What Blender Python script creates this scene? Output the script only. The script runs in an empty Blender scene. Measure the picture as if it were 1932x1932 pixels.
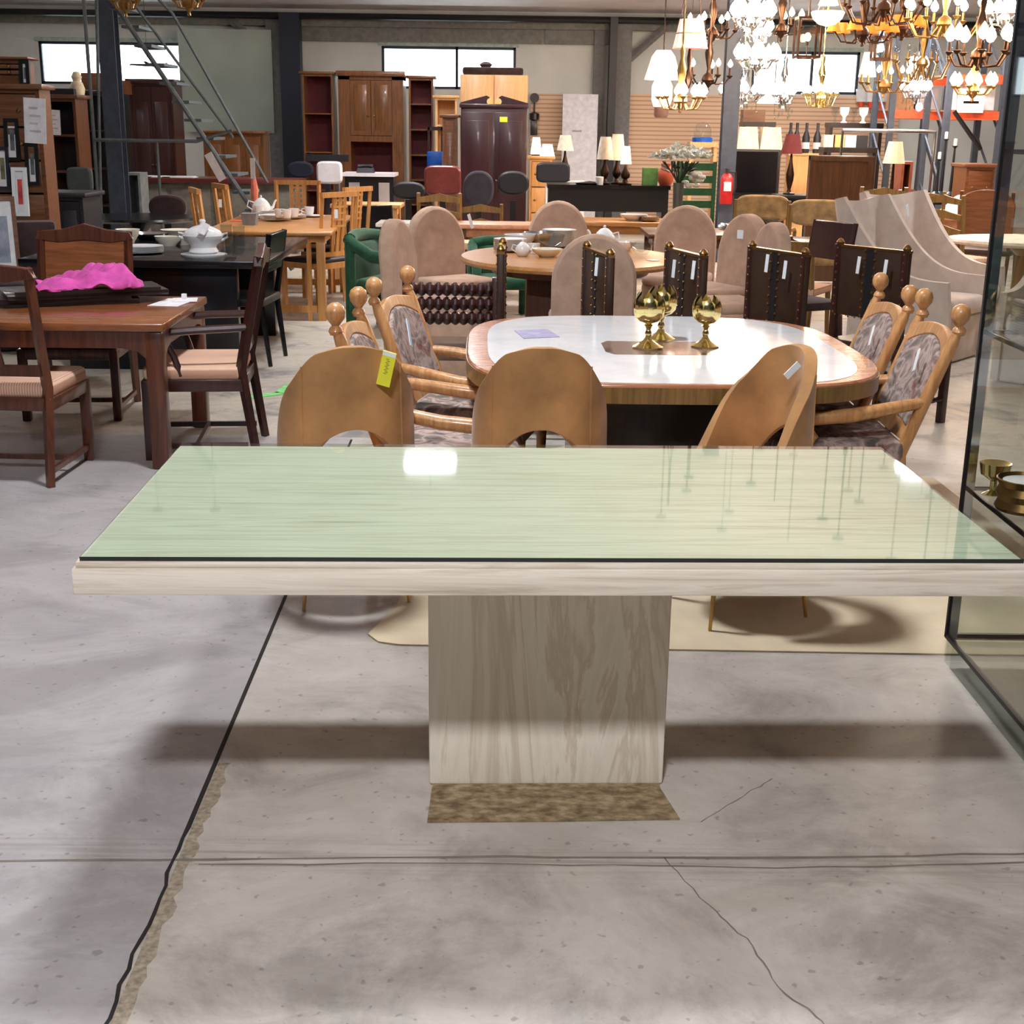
import bpy, bmesh, math, random
from mathutils import Vector, Matrix
C = bpy.context.scene.collection
R = math.radians
PI = math.pi
random.seed(7)

# ---------------------------------------------------------------- camera
FOC, EYE, PITCH, ROLL = 2480.0, 1.62, math.atan(728 / 2480.0), 0.0137
cam_d = bpy.data.cameras.new('camera')
cam_d.sensor_width = 36.0
cam_d.lens = 36.0 * FOC / 1932.0
cam_d.clip_start = 0.05
cam_d.clip_end = 200
cam = bpy.data.objects.new('camera', cam_d)
C.objects.link(cam)
cam.matrix_world = (Matrix.Translation((0, 0, EYE)) @ Matrix.Rotation(PI / 2 - PITCH, 4, 'X')
                    @ Matrix.Rotation(ROLL, 4, 'Z'))
sc = bpy.context.scene
sc.camera = cam

# ---------------------------------------------------------------- world, exposure
w = bpy.data.worlds.new('sky')
sc.world = w
w.use_nodes = True
w.node_tree.nodes['Background'].inputs[0].default_value = (0.80, 0.93, 1.0, 1)
w.node_tree.nodes['Background'].inputs[1].default_value = 5.0
sc.view_settings.view_transform = 'Standard'
sc.view_settings.look = 'None'
sc.view_settings.gamma = 1.0
sc.view_settings.exposure = 0.14
sc.view_settings.use_curve_mapping = False
sc.cycles.use_denoising = True
sc.cycles.max_bounces = 7
sc.cycles.diffuse_bounces = 3
sc.cycles.glossy_bounces = 3
sc.cycles.transmission_bounces = 6
sc.cycles.transparent_max_bounces = 16
sc.cycles.sample_clamp_indirect = 6.0
sc.cycles.caustics_reflective = False
sc.cycles.caustics_refractive = False
PANEL = 190.0        # radiance of the ceiling panels

# ---------------------------------------------------------------- survey: photo point -> place in the shop
def ray(px, py):
    u, v = (px - 966) / FOC, -(py - 966) / FOC
    c, s = math.cos(ROLL), math.sin(ROLL)
    x, y = u * c - v * s, u * s + v * c
    return Vector((x, math.cos(PITCH) + y * math.sin(PITCH), -math.sin(PITCH) + y * math.cos(PITCH)))
def at(px, py, Y):
    r = ray(px, py)
    return Vector((0, 0, EYE)) + r * (Y / r.y)
def gz(px, py, z):
    r = ray(px, py)
    return Vector((0, 0, EYE)) + r * ((z - EYE) / r.z)
def zceil(Y):
    return 3.50 + 0.075 * (24 - Y)

# ---------------------------------------------------------------- materials
def lin(c):
    return tuple(((x / 255.0) / 12.92 if x / 255.0 <= 0.04045 else ((x / 255.0 + 0.055) / 1.055) ** 2.4) for x in c) + (1,)
class NT:
    def __init__(s, name):
        s.m = bpy.data.materials.new(name)
        s.m.use_nodes = True
        s.t = s.m.node_tree
        s.b = s.t.nodes['Principled BSDF']
        s.out = s.t.nodes['Material Output']
    def n(s, typ, **kw):
        nd = s.t.nodes.new(typ)
        for k, v in kw.items():
            setattr(nd, k, v)
        return nd
    def l(s, a, b):
        s.t.links.new(a, b)
    def coord(s, scale=(1, 1, 1), rot=(0, 0, 0), loc=(0, 0, 0)):
        tc = s.n('ShaderNodeTexCoord')
        mp = s.n('ShaderNodeMapping')
        mp.inputs['Scale'].default_value = scale
        mp.inputs['Rotation'].default_value = rot
        mp.inputs['Location'].default_value = loc
        s.l(tc.outputs['Object'], mp.inputs['Vector'])
        return mp.outputs[0]
    def noise(s, vec, scale, detail=4, rough=0.55, dist=0.0):
        nd = s.n('ShaderNodeTexNoise')
        nd.inputs['Scale'].default_value = scale
        nd.inputs['Detail'].default_value = detail
        nd.inputs['Roughness'].default_value = rough
        nd.inputs['Distortion'].default_value = dist
        if vec: s.l(vec, nd.inputs['Vector'])
        return nd.outputs['Fac']
    def ramp(s, fac, stops, interp='LINEAR'):
        r = s.n('ShaderNodeValToRGB')
        r.color_ramp.interpolation = interp
        e = r.color_ramp.elements
        while len(e) < len(stops): e.new(0.5)
        for el, (p, c) in zip(e, stops):
            el.position = p
            el.color = lin(c) if len(c) == 3 else c
        s.l(fac, r.inputs['Fac'])
        return r.outputs['Color']
    def mix(s, fac, a, b, mode='MIX'):
        m = s.n('ShaderNodeMix', data_type='RGBA', blend_type=mode)
        for v, i in ((fac, 0), (a, 6), (b, 7)):
            if hasattr(v, 'links'): s.l(v, m.inputs[i])
            elif i == 0: m.inputs[0].default_value = v
            else: m.inputs[i].default_value = lin(v) if len(v) == 3 else v
        return m.outputs[2]
    def bump(s, fac, strength=0.2, dist=0.01):
        b = s.n('ShaderNodeBump')
        b.inputs['Strength'].default_value = strength
        b.inputs['Distance'].default_value = dist
        s.l(fac, b.inputs['Height'])
        s.l(b.outputs[0], s.b.inputs['Normal'])
    def setp(s, rough=0.5, metal=0.0, spec=0.5, coat=0.0):
        s.b.inputs['Roughness'].default_value = rough
        s.b.inputs['Metallic'].default_value = metal
        s.b.inputs['Specular IOR Level'].default_value = spec
        s.b.inputs['Coat Weight'].default_value = coat
        s.b.inputs['Coat Roughness'].default_value = 0.1
        return s.m
M = {}
def plain(name, c, rough=0.5, metal=0.0, spec=0.5, var=0.10, scale=14, coat=0.0):
    k = NT(name)
    f = k.noise(k.coord(), scale, 3)
    d = tuple(max(0, x * (1 - var)) for x in c)
    u = tuple(min(255, x * (1 + var)) for x in c)
    k.l(k.ramp(f, [(0.3, d), (0.7, u)]), k.b.inputs['Base Color'])
    M[name] = k.setp(rough, metal, spec, coat)
    return M[name]
def wood(name, dark, light, axis='z', rough=0.35, scale=3.0, coat=0.25, stretch=14):
    k = NT(name)
    sc_ = {'x': (1, stretch, stretch), 'y': (stretch, 1, stretch), 'z': (stretch, stretch, 1)}[axis]
    f = k.noise(k.coord(sc_), scale, 5, 0.6, 0.6)
    k.l(k.ramp(f, [(0.3, dark), (0.68, light)]), k.b.inputs['Base Color'])
    k.bump(f, 0.08, 0.003)
    M[name] = k.setp(rough, 0, 0.5, coat)
    return M[name]
def fabric(name, c, var=0.12, rough=0.95, scale=9, weave=420):
    k = NT(name)
    co = k.coord()
    f = k.noise(co, scale, 4)
    d = tuple(x * (1 - var) for x in c)
    u = tuple(min(255, x * (1 + var)) for x in c)
    k.l(k.ramp(f, [(0.3, d), (0.7, u)]), k.b.inputs['Base Color'])
    k.bump(k.noise(co, weave, 2), 0.25, 0.002)
    k.b.inputs['Sheen Weight'].default_value = 0.25
    k.b.inputs['Sheen Roughness'].default_value = 0.4
    M[name] = k.setp(rough, 0, 0.2)
    return M[name]
def metal(name, c, rough=0.3):
    return plain(name, c, rough, 1.0, 0.5, 0.05)
def emit(name, c, strength, base=(255, 250, 240)):
    k = NT(name)
    k.b.inputs['Base Color'].default_value = lin(base)
    k.b.inputs['Emission Color'].default_value = lin(c)
    k.b.inputs['Emission Strength'].default_value = strength
    M[name] = k.setp(0.3)
    return M[name]
def pane(name, tint, refl=0.04, rough=0.02):
    """thin clear sheet: tinted see-through with a fresnel mirror"""
    k = NT(name)
    tr = k.n('ShaderNodeBsdfTransparent'); tr.inputs[0].default_value = tint + (1,)
    gl = k.n('ShaderNodeBsdfGlossy'); gl.inputs['Roughness'].default_value = rough
    fr = k.n('ShaderNodeFresnel'); fr.inputs[0].default_value = 1.45
    mx = k.n('ShaderNodeMixShader')
    ge = k.n('ShaderNodeNewGeometry'); inv = k.n('ShaderNodeMath', operation='SUBTRACT'); inv.inputs[0].default_value = 1.0
    ml = k.n('ShaderNodeMath', operation='MULTIPLY')
    k.l(ge.outputs['Backfacing'], inv.inputs[1]); k.l(inv.outputs[0], ml.inputs[0]); k.l(fr.outputs[0], ml.inputs[1])
    k.l(ml.outputs[0], mx.inputs[0]); k.l(tr.outputs[0], mx.inputs[1]); k.l(gl.outputs[0], mx.inputs[2])
    k.l(mx.outputs[0], k.out.inputs['Surface'])
    M[name] = k.m
    return k.m

def make_concrete():
    k = NT('concrete')
    co = k.coord()
    big = k.noise(co, 0.55, 4, 0.6, 0.4)
    mid = k.noise(co, 2.2, 8, 0.66, 0.8)
    fine = k.noise(co, 60, 3)
    sep = k.n('ShaderNodeSeparateXYZ'); k.l(co, sep.inputs[0])
    side = k.n('ShaderNodeMath', operation='GREATER_THAN'); side.inputs[1].default_value = -0.695
    skew = k.n('ShaderNodeMath', operation='MULTIPLY_ADD'); skew.inputs[1].default_value = .0245
    k.l(sep.outputs[1], skew.inputs[0]); k.l(sep.outputs[0], skew.inputs[2])
    k.l(skew.outputs[0], side.inputs[0])
    cool = k.ramp(mid, [(0.28, (150, 144, 144)), (0.5, (172, 166, 165)), (0.75, (186, 180, 178))])
    warm = k.ramp(mid, [(0.30, (158, 149, 137)), (0.45, (196, 187, 174)), (0.58, (208, 199, 187)), (0.75, (222, 213, 200))])
    base = k.mix(side.outputs[0], cool, warm)
    # far floor: paler with tan worn glue patches
    far = k.n('ShaderNodeMath', operation='GREATER_THAN'); far.inputs[1].default_value = 6.9
    k.l(sep.outputs[1], far.inputs[0])
    tan = k.ramp(k.noise(co, 1.4, 6, 0.7, 1.2), [(0.42, (196, 184, 164)), (0.5, (205, 193, 172)), (0.56, (176, 166, 152)), (0.64, (120, 112, 104))])
    base = k.mix(far.outputs[0], base, tan)
    # dark damp-looking blotches in the near slab
    near = k.n('ShaderNodeMapRange'); near.inputs[1].default_value = 3.0; near.inputs[2].default_value = 2.4
    k.l(sep.outputs[1], near.inputs[0])
    bl = k.ramp(k.noise(k.coord((0.8, 1, 1), loc=(0.35, 0.2, 0)), 1.9, 9, 0.72, 0.5), [(0.47, (0, 0, 0)), (0.58, (255, 255, 255))])
    m1 = k.n('ShaderNodeMath', operation='MULTIPLY'); k.l(near.outputs[0], m1.inputs[0])
    k.l(bl, m1.inputs[1])
    m2 = k.n('ShaderNodeMath', operation='MULTIPLY'); k.l(m1.outputs[0], m2.inputs[0]); k.l(side.outputs[0], m2.inputs[1])
    m3 = k.n('ShaderNodeMath', operation='MULTIPLY'); k.l(m2.outputs[0], m3.inputs[0]); m3.inputs[1].default_value = 0.55
    base = k.mix(m3.outputs[0], base, (122, 114, 105))
    # scuffed drag marks along the cross joint
    dist = k.n('ShaderNodeMath', operation='SUBTRACT'); k.l(sep.outputs[1], dist.inputs[0]); dist.inputs[1].default_value = 2.68
    ab = k.n('ShaderNodeMath', operation='ABSOLUTE'); k.l(dist.outputs[0], ab.inputs[0])
    band = k.n('ShaderNodeMapRange'); band.inputs[1].default_value = .11; band.inputs[2].default_value = .02; k.l(ab.outputs[0], band.inputs[0])
    smear = k.ramp(k.noise(k.coord((0.9, 34, 1)), 1.6, 5, 0.6), [(0.46, (0, 0, 0)), (0.62, (255, 255, 255))])
    m4 = k.n('ShaderNodeMath', operation='MULTIPLY'); k.l(band.outputs[0], m4.inputs[0]); k.l(smear, m4.inputs[1])
    m5 = k.n('ShaderNodeMath', operation='MULTIPLY'); k.l(m4.outputs[0], m5.inputs[0]); m5.inputs[1].default_value = .6
    base = k.mix(m5.outputs[0], base, (132, 122, 108))
    cloud = k.ramp(k.noise(k.coord((1, 1.5, 1), loc=(5, 2, 0)), 1.1, 8, 0.68, 1.0), [(0.38, (178, 172, 168)), (0.5, (255, 255, 255)), (0.62, (214, 206, 198))])
    base = k.mix(0.5, base, cloud, 'MULTIPLY')
    base = k.mix(0.25, base, k.ramp(big, [(0.35, (150, 146, 144)), (0.65, (190, 184, 176))]))
    spk = k.ramp(k.noise(co, 38, 2, 0.4), [(0.27, (60, 56, 52)), (0.33, (255, 255, 255))])
    base = k.mix(0.35, base, spk, 'MULTIPLY')
    k.l(base, k.b.inputs['Base Color'])
    k.bump(fine, 0.12, 0.002)
    M['concrete'] = k.setp(0.48, 0, 0.35)
make_concrete()

def make_travertine(name, sc_, stops, dist=0.8, scale=2.0):
    k = NT(name)
    f = k.noise(k.coord(sc_), scale, 7, 0.62, dist)
    k.l(k.ramp(f, stops), k.b.inputs['Base Color'])
    M[name] = k.setp(0.7, 0, 0.0, 0.0)
    return k
make_travertine('travertine_long', (0.7, 16, 16), [(0.28, (190, 172, 152)), (0.42, (222, 209, 191)), (0.52, (234, 223, 207)), (0.60, (214, 199, 180)), (0.74, (232, 220, 203))])
make_travertine('travertine_upright', (5, 5, 0.8), [(0.22, (214, 200, 180)), (0.38, (238, 227, 208)), (0.46, (247, 238, 220)), (0.50, (224, 209, 188)), (0.55, (244, 233, 214)), (0.74, (252, 244, 228))], 1.5, 0.75)

def make_floral():
    k = NT('floral_tapestry')
    co = k.coord()
    wv = k.noise(co, 10, 4, 0.5, 1.2)
    base = k.ramp(wv, [(0.30, (92, 86, 82)), (0.42, (150, 130, 122)), (0.5, (186, 164, 154)), (0.58, (136, 120, 114)), (0.68, (112, 108, 100))])
    red = k.ramp(k.noise(k.coord(loc=(3, 1, 2)), 8, 3, 0.5, 1.0), [(0.60, (0, 0, 0)), (0.66, (210, 210, 210))])
    k.l(k.mix(red, base, (120, 52, 48)), k.b.inputs['Base Color'])
    M['floral_tapestry'] = k.setp(0.9, 0, 0.2)
make_floral()
def make_stripe_fabric():
    k = NT('striped_seat_fabric')
    wv = k.n('ShaderNodeTexWave'); wv.inputs['Scale'].default_value = 26; wv.inputs['Distortion'].default_value = 0.6
    k.l(k.coord(), wv.inputs['Vector'])
    k.l(k.ramp(wv.outputs['Fac'], [(0.2, (196, 150, 124)), (0.6, (226, 188, 162))]), k.b.inputs['Base Color'])
    M['striped_seat_fabric'] = k.setp(0.9, 0, 0.2)
make_stripe_fabric()
def make_slatwall():
    k = NT('slatwall_board')
    wv = k.n('ShaderNodeTexWave', bands_direction='Z'); wv.inputs['Scale'].default_value = 4.4
    k.l(k.coord(), wv.inputs['Vector'])
    k.l(k.ramp(wv.outputs['Fac'], [(0.02, (178, 138, 106)), (0.16, (224, 186, 150)), (1.0, (232, 196, 162))]), k.b.inputs['Base Color'])
    M['slatwall_board'] = k.setp(0.6)
make_slatwall()
def make_mottled():
    k = NT('mottled_carpet')
    f = k.noise(k.coord((1, 1.6, 1)), 26, 5, 0.6)
    k.l(k.ramp(f, [(0.36, (112, 94, 70)), (0.5, (142, 122, 94)), (0.64, (172, 152, 120))]), k.b.inputs['Base Color'])
    k.bump(k.noise(k.coord(), 260, 2), 0.5, 0.004)
    M['mottled_carpet'] = k.setp(1.0, 0, 0.1)
make_mottled()
def make_white_stone():
    k = NT('white_stone')
    f = k.noise(k.coord(), 3.2, 6, 0.6, 1.5)
    k.l(k.ramp(f, [(0.35, (232, 233, 233)), (0.55, (246, 246, 246)), (0.75, (238, 238, 236))]), k.b.inputs['Base Color'])
    M['white_stone'] = k.setp(0.12, 0, 0.6, 0.3)
make_white_stone()

wood('rosewood', (60, 28, 18), (102, 54, 33), 'z')
wood('rosewood_top', (110, 62, 33), (150, 90, 50), 'x', 0.25)
wood('dark_mahogany', (38, 16, 14), (64, 30, 24), 'z')
wood('oak_honey', (168, 112, 62), (214, 160, 104), 'z', 0.35)
wood('oak_golden', (182, 122, 62), (214, 156, 88), 'z', 0.4)
wood('oak_top', (176, 118, 62), (208, 152, 90), 'x', 0.3)
wood('walnut', (70, 40, 22), (112, 66, 36), 'z')
wood('walnut_side', (92, 56, 32), (130, 82, 50), 'x')
wood('unit_oak', (92, 56, 28), (136, 88, 44), 'z')
wood('maple', (226, 170, 106), (244, 194, 130), 'z', 0.4)
wood('wine_wood', (38, 12, 16), (56, 20, 24), 'z')
wood('espresso', (24, 16, 14), (40, 26, 22), 'z')
wood('headboard_wood', (52, 32, 18), (84, 52, 28), 'z')
wood('olive_oak', (110, 82, 40), (150, 116, 62), 'z')
wood('rim_wood', (150, 92, 60), (196, 132, 92), 'x', 0.22)
plain('black_lacquer', (16, 16, 20), 0.18, 0, 0.5, 0.1)
plain('black_vinyl', (26, 25, 30), 0.5)
plain('black_paint', (14, 14, 16), 0.4)
plain('steel_blue', (62, 69, 81), 0.55)
plain('navy_steel', (26, 32, 48), 0.5)
plain('grey_steel', (112, 110, 106), 0.55)
plain('ladder_steel', (96, 106, 110), 0.45, 0.3)
plain('wall_paint', (222, 222, 214), 0.8, var=0.03, scale=1.5)
plain('side_wall_paint', (74, 79, 92), 0.9, var=0.05, scale=1.0)
plain('ceiling_liner', (246, 236, 238), 0.8, var=0.05, scale=1.2)
plain('header_panel', (122, 120, 112), 0.7)
plain('porcelain', (240, 240, 240), 0.15, 0, 0.6, 0.02)
plain('cream_china', (236, 230, 212), 0.2, 0, 0.6, 0.03)
plain('grey_card', (120, 120, 124), 0.7)
plain('paper', (236, 234, 236), 0.8, var=0.05)
plain('tag_white', (244, 248, 248), 0.5, var=0.01)
plain('tag_blue', (196, 212, 232), 0.5, var=0.02)
plain('tag_yellow', (246, 240, 60), 0.5, var=0.02)
plain('ink', (60, 56, 30), 0.7)
plain('counter_front', (112, 106, 94), 0.7)
plain('red_lacquer', (98, 40, 34), 0.35)
plain('whiteboard', (168, 178, 164), 0.35, var=0.08, scale=0.8)
plain('blue_plastic', (14, 84, 176), 0.4)
plain('white_plastic', (226, 220, 222), 0.4, var=0.03)
plain('salmon', (232, 130, 108), 0.6)
plain('orange_steel', (238, 92, 54), 0.45)
plain('red_paint', (176, 30, 34), 0.3)
plain('green_paint', (40, 92, 54), 0.5)
plain('box_green', (92, 136, 72), 0.6)
plain('maroon_back', (110, 32, 34), 0.6)
plain('lilac_card', (146, 142, 176), 0.5)
plain('red_leather', (112, 46, 40), 0.3, coat=0.3)
plain('brown_leather', (58, 38, 26), 0.45, coat=0.1)
plain('dark_marble', (104, 84, 76), 0.15, var=0.4, scale=9, coat=0.3)
plain('petal_white', (238, 240, 228), 0.8, var=0.04)
plain('leaf_green', (40, 58, 38), 0.6)
plain('terracotta', (160, 70, 44), 0.6)
fabric('tan_suede', (176, 130, 84), 0.16, 0.85, 5, 300)
fabric('mauve_fabric', (186, 154, 132), 0.08)
fabric('linen', (204, 188, 174), 0.05)
fabric('brown_fabric', (112, 88, 70), 0.12)
fabric('green_fabric', (44, 82, 58), 0.15)
fabric('slate_fabric', (66, 66, 76), 0.1)
fabric('dark_fabric', (58, 44, 44), 0.2)
fabric('pink_cloth', (204, 84, 160), 0.14, 0.9, 14, 500)
fabric('beige_rug', (218, 200, 168), 0.07, 1.0, 3, 300)
fabric('buff_fabric', (168, 138, 96), 0.2)
metal('brass', (206, 178, 110), 0.25)
metal('polished_brass', (232, 214, 148), 0.14)
metal('old_brass', (150, 118, 72), 0.35)
metal('bronze_metal', (64, 46, 36), 0.4)
metal('chrome', (206, 208, 212), 0.15)
metal('pewter', (120, 124, 120), 0.4)
metal('gold_leg', (190, 156, 96), 0.3)
pane('glass_pane', (0.97, 0.99, 0.985))
pane('smoked_pane', (0.90, 0.92, 0.91))
pane('green_sheet', (0.87, 0.935, 0.895), rough=0.03)
pane('clear_ware', (0.88, 0.90, 0.90), rough=0.05)
plain('glass_edge', (14, 24, 22), 0.15, coat=0.3)
emit('panel_glow', (243, 248, 255), PANEL)
emit('panel_glow_bright', (247, 249, 255), PANEL * 2.5)
emit('panel_glow_mid', (243, 248, 255), PANEL * 1.35)
emit('panel_dim', (243, 248, 255), PANEL * 0.22)
emit('uplight_fill', (252, 244, 246), PANEL * 0.30)
emit('bulb_warm', (255, 214, 164), 85)
emit('bulb_white', (255, 232, 212), 85)
emit('bulb_soft', (255, 222, 180), 9)
emit('shade_orange', (255, 112, 18), 0.9, (226, 116, 40))
emit('shade_pink', (255, 200, 170), 0.28, (226, 186, 170))
emit('shade_glow', (255, 226, 180), 1.5)
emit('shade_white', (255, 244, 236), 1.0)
emit('shade_cream', (250, 232, 196), 0.12, (238, 226, 196))
emit('bulb_dim', (255, 226, 186), 2.2)
emit('glint_violet', (120, 120, 255), 5)
plain('shade_red', (92, 26, 26), 0.8)
plain('shade_linen', (226, 212, 190), 0.9)

# ---------------------------------------------------------------- mesh builder
class MB:
    def __init__(s):
        s.bm = bmesh.new()
        s.mi = 0
    def _face(s, vs):
        try:
            f = s.bm.faces.new(vs)
            f.material_index = s.mi
            return f
        except ValueError:
            return None
    def box(s, c, d, rz=0.0, bev=0.0, rx=0.0, ry=0.0, top=None):
        """c centre, d size; top = (sx, sy) scale of the upper face"""
        m = Matrix.Translation(c) @ Matrix.Rotation(rz, 4, 'Z') @ Matrix.Rotation(ry, 4, 'Y') @ Matrix.Rotation(rx, 4, 'X')
        vs = []
        for z in (-.5, .5):
            k = top if (top and z > 0) else (1, 1)
            for x, y in ((-.5, -.5), (.5, -.5), (.5, .5), (-.5, .5)):
                vs.append(s.bm.verts.new(m @ Vector((x * d[0] * k[0], y * d[1] * k[1], z * d[2]))))
        fs = [s._face([vs[i] for i in q]) for q in ((3, 2, 1, 0), (4, 5, 6, 7), (0, 1, 5, 4), (1, 2, 6, 5), (2, 3, 7, 6), (3, 0, 4, 7))]
        if bev > 0:
            ed = list({e for f in fs for e in f.edges})
            r = bmesh.ops.bevel(s.bm, geom=ed, offset=bev, segments=2, profile=0.5, affect='EDGES')
            for f in r['faces']: f.material_index = s.mi
        return s
    def ring(s, pts):
        return [s.bm.verts.new(p) for p in pts]
    def skin(s, rings, closed=True, cap=True):
        n = len(rings[0])
        for a, b in zip(rings, rings[1:]):
            for i in range(n if closed else n - 1):
                j = (i + 1) % n
                s._face((a[i], a[j], b[j], b[i]))
        if cap and closed:
            s._face(list(reversed(rings[0])))
            s._face(rings[-1])
        return s
    def tube(s, pts, r, n=8, loop=False):
        pts = [Vector(p) for p in pts]
        rr = r if isinstance(r, (list, tuple)) else [r] * len(pts)
        rings, up = [], None
        N = len(pts)
        for i, p in enumerate(pts):
            if loop: t = pts[(i + 1) % N] - pts[i - 1]
            else: t = pts[min(i + 1, N - 1)] - pts[max(i - 1, 0)]
            t = t.normalized() if t.length > 1e-9 else Vector((0, 0, 1))
            if up is None:
                up = Vector((0, 0, 1)) if abs(t.z) < 0.9 else Vector((1, 0, 0))
            a = t.cross(up).normalized()
            up = a.cross(t).normalized()
            rings.append(s.ring([p + (a * math.cos(k * 2 * PI / n) + up * math.sin(k * 2 * PI / n)) * rr[i] for k in range(n)]))
        if loop:
            s.skin(rings + [rings[0]], True, False)
        else:
            s.skin(rings)
        return s
    def cyl(s, p0, p1, r0, r1=None, n=12):
        return s.tube([p0, p1], [r0, r0 if r1 is None else r1], n)
    def lathe(s, prof, c=(0, 0, 0), n=20, sx=1.0, sy=1.0):
        rings = []
        for r, z in prof:
            r = max(r, 0.0004)
            rings.append(s.ring([(c[0] + sx * r * math.cos(k * 2 * PI / n), c[1] + sy * r * math.sin(k * 2 * PI / n), c[2] + z) for k in range(n)]))
        return s.skin(rings)
    def ball(s, c, r, n=12, sx=1, sy=1, sz=1):
        h = max(5, n // 2)
        return s.lathe([(r * math.sin(PI * i / h), -r * sz * math.cos(PI * i / h)) for i in range(h + 1)], c, n, sx, sy)
    def prism(s, poly, axis, a, b, bev=0.0):
        """poly of (u,v): axis y -> (u=x, v=z), x -> (u=y, v=z), z -> (u=x, v=y)"""
        f = {'y': lambda u, v, t: (u, t, v), 'x': lambda u, v, t: (t, u, v), 'z': lambda u, v, t: (u, v, t)}[axis]
        r0 = s.ring([f(u, v, a) for u, v in poly])
        r1 = s.ring([f(u, v, b) for u, v in poly])
        e0 = set(s.bm.edges)
        fs0 = set(s.bm.faces)
        s.skin([r0, r1])
        if bev > 0:
            fs = [x for x in s.bm.faces if x not in fs0]
            ed = [e for x in fs if len(x.verts) == len(poly) and len(poly) != 4 or len(poly) == 4 for e in x.edges]
            r = bmesh.ops.bevel(s.bm, geom=list(set(ed)), offset=bev, segments=2, profile=0.5, affect='EDGES')
            for x in r['faces']: x.material_index = s.mi
        return s
    def shell(s, f, us, vs, th):
        """sheet f(u,v) thickened by th along its normal"""
        e = 1e-3
        def nrm(u, v):
            du = Vector(f(u + e, v)) - Vector(f(u - e, v))
            dv = Vector(f(u, v + e)) - Vector(f(u, v - e))
            q = du.cross(dv)
            return q.normalized() if q.length > 1e-12 else Vector((0, 0, 1))
        A, B = [], []
        for u in us:
            ra, rb = [], []
            for v in vs:
                p, q = Vector(f(u, v)), nrm(u, v)
                ra.append(s.bm.verts.new(p + q * th / 2)); rb.append(s.bm.verts.new(p - q * th / 2))
            A.append(ra); B.append(rb)
        nu, nv = len(us), len(vs)
        for i in range(nu - 1):
            for j in range(nv - 1):
                s._face((A[i][j], A[i + 1][j], A[i + 1][j + 1], A[i][j + 1]))
                s._face((B[i][j], B[i][j + 1], B[i + 1][j + 1], B[i + 1][j]))
        for i in range(nu - 1):
            for j in (0, nv - 1):
                s._face((A[i][j], B[i][j], B[i + 1][j], A[i + 1][j]))
        for j in range(nv - 1):
            for i in (0, nu - 1):
                s._face((A[i][j], A[i][j + 1], B[i][j + 1], B[i][j]))
        return s
    def build(s, name, mats, parent=None, loc=(0, 0, 0), rz=0.0, angle=38, bevel=0.0, subd=0):
        bmesh.ops.recalc_face_normals(s.bm, faces=s.bm.faces)
        me = bpy.data.meshes.new(name)
        s.bm.to_mesh(me)
        s.bm.free()
        for m in (mats if isinstance(mats, (list, tuple)) else [mats]):
            me.materials.append(M[m] if isinstance(m, str) else m)
        me.polygons.foreach_set('use_smooth', [True] * len(me.polygons))
        me.set_sharp_from_angle(angle=R(angle))
        o = bpy.data.objects.new(name, me)
        C.objects.link(o)
        o.location = loc
        o.rotation_euler.z = rz
        if parent: o.parent = parent
        if bevel:
            b = o.modifiers.new('bevel', 'BEVEL'); b.width = bevel; b.segments = 2; b.limit_method = 'ANGLE'
        if subd:
            b = o.modifiers.new('subd', 'SUBSURF'); b.levels = subd; b.render_levels = subd
        return o

def tag(o, label, cat, group=None):
    o['label'] = label
    o['category'] = cat
    if group: o['group'] = group
    return o
def thing(name, label, cat, loc=(0, 0, 0), rz=0.0, group=None):
    o = bpy.data.objects.new(name, None)
    o.empty_display_size = 0.1
    C.objects.link(o)
    o.location = loc
    o.rotation_euler.z = rz
    return tag(o, label, cat, group)
def struct(o):
    o['kind'] = 'structure'
    return o
def kids(o):
    return [c for c in C.objects if c.parent == o]
KIDS = {}
def dup(root, loc, rz=None, label=None, group=None, scale=None):
    if root.name not in KIDS:
        KIDS[root.name] = [(c, kids(c)) for c in kids(root)]
    r = root.copy(); C.objects.link(r)
    r.location = loc
    if rz is not None: r.rotation_euler.z = rz
    if scale is not None: r.scale = (scale,) * 3 if isinstance(scale, (int, float)) else scale
    if label: r['label'] = label
    if group: r['group'] = group
    for c, g in KIDS[root.name]:
        cc = c.copy(); C.objects.link(cc); cc.parent = r
        for d in g:
            dd = d.copy(); C.objects.link(dd); dd.parent = cc
    return r
def sup(t, a, b, n=4.0):
    """superellipse point"""
    c, s = math.cos(t), math.sin(t)
    return (a * math.copysign(abs(c) ** (2 / n), c), b * math.copysign(abs(s) ** (2 / n), s))
# ================================================================ the setting
YB, XL, XR, YF = 24.0, -12.5, 13.0, -5.0
b = MB(); b.box(((XL + XR) / 2, (YB + YF) / 2, -0.1), (XR - XL, YB - YF, 0.2))
struct(b.build('floor', 'concrete'))
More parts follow.
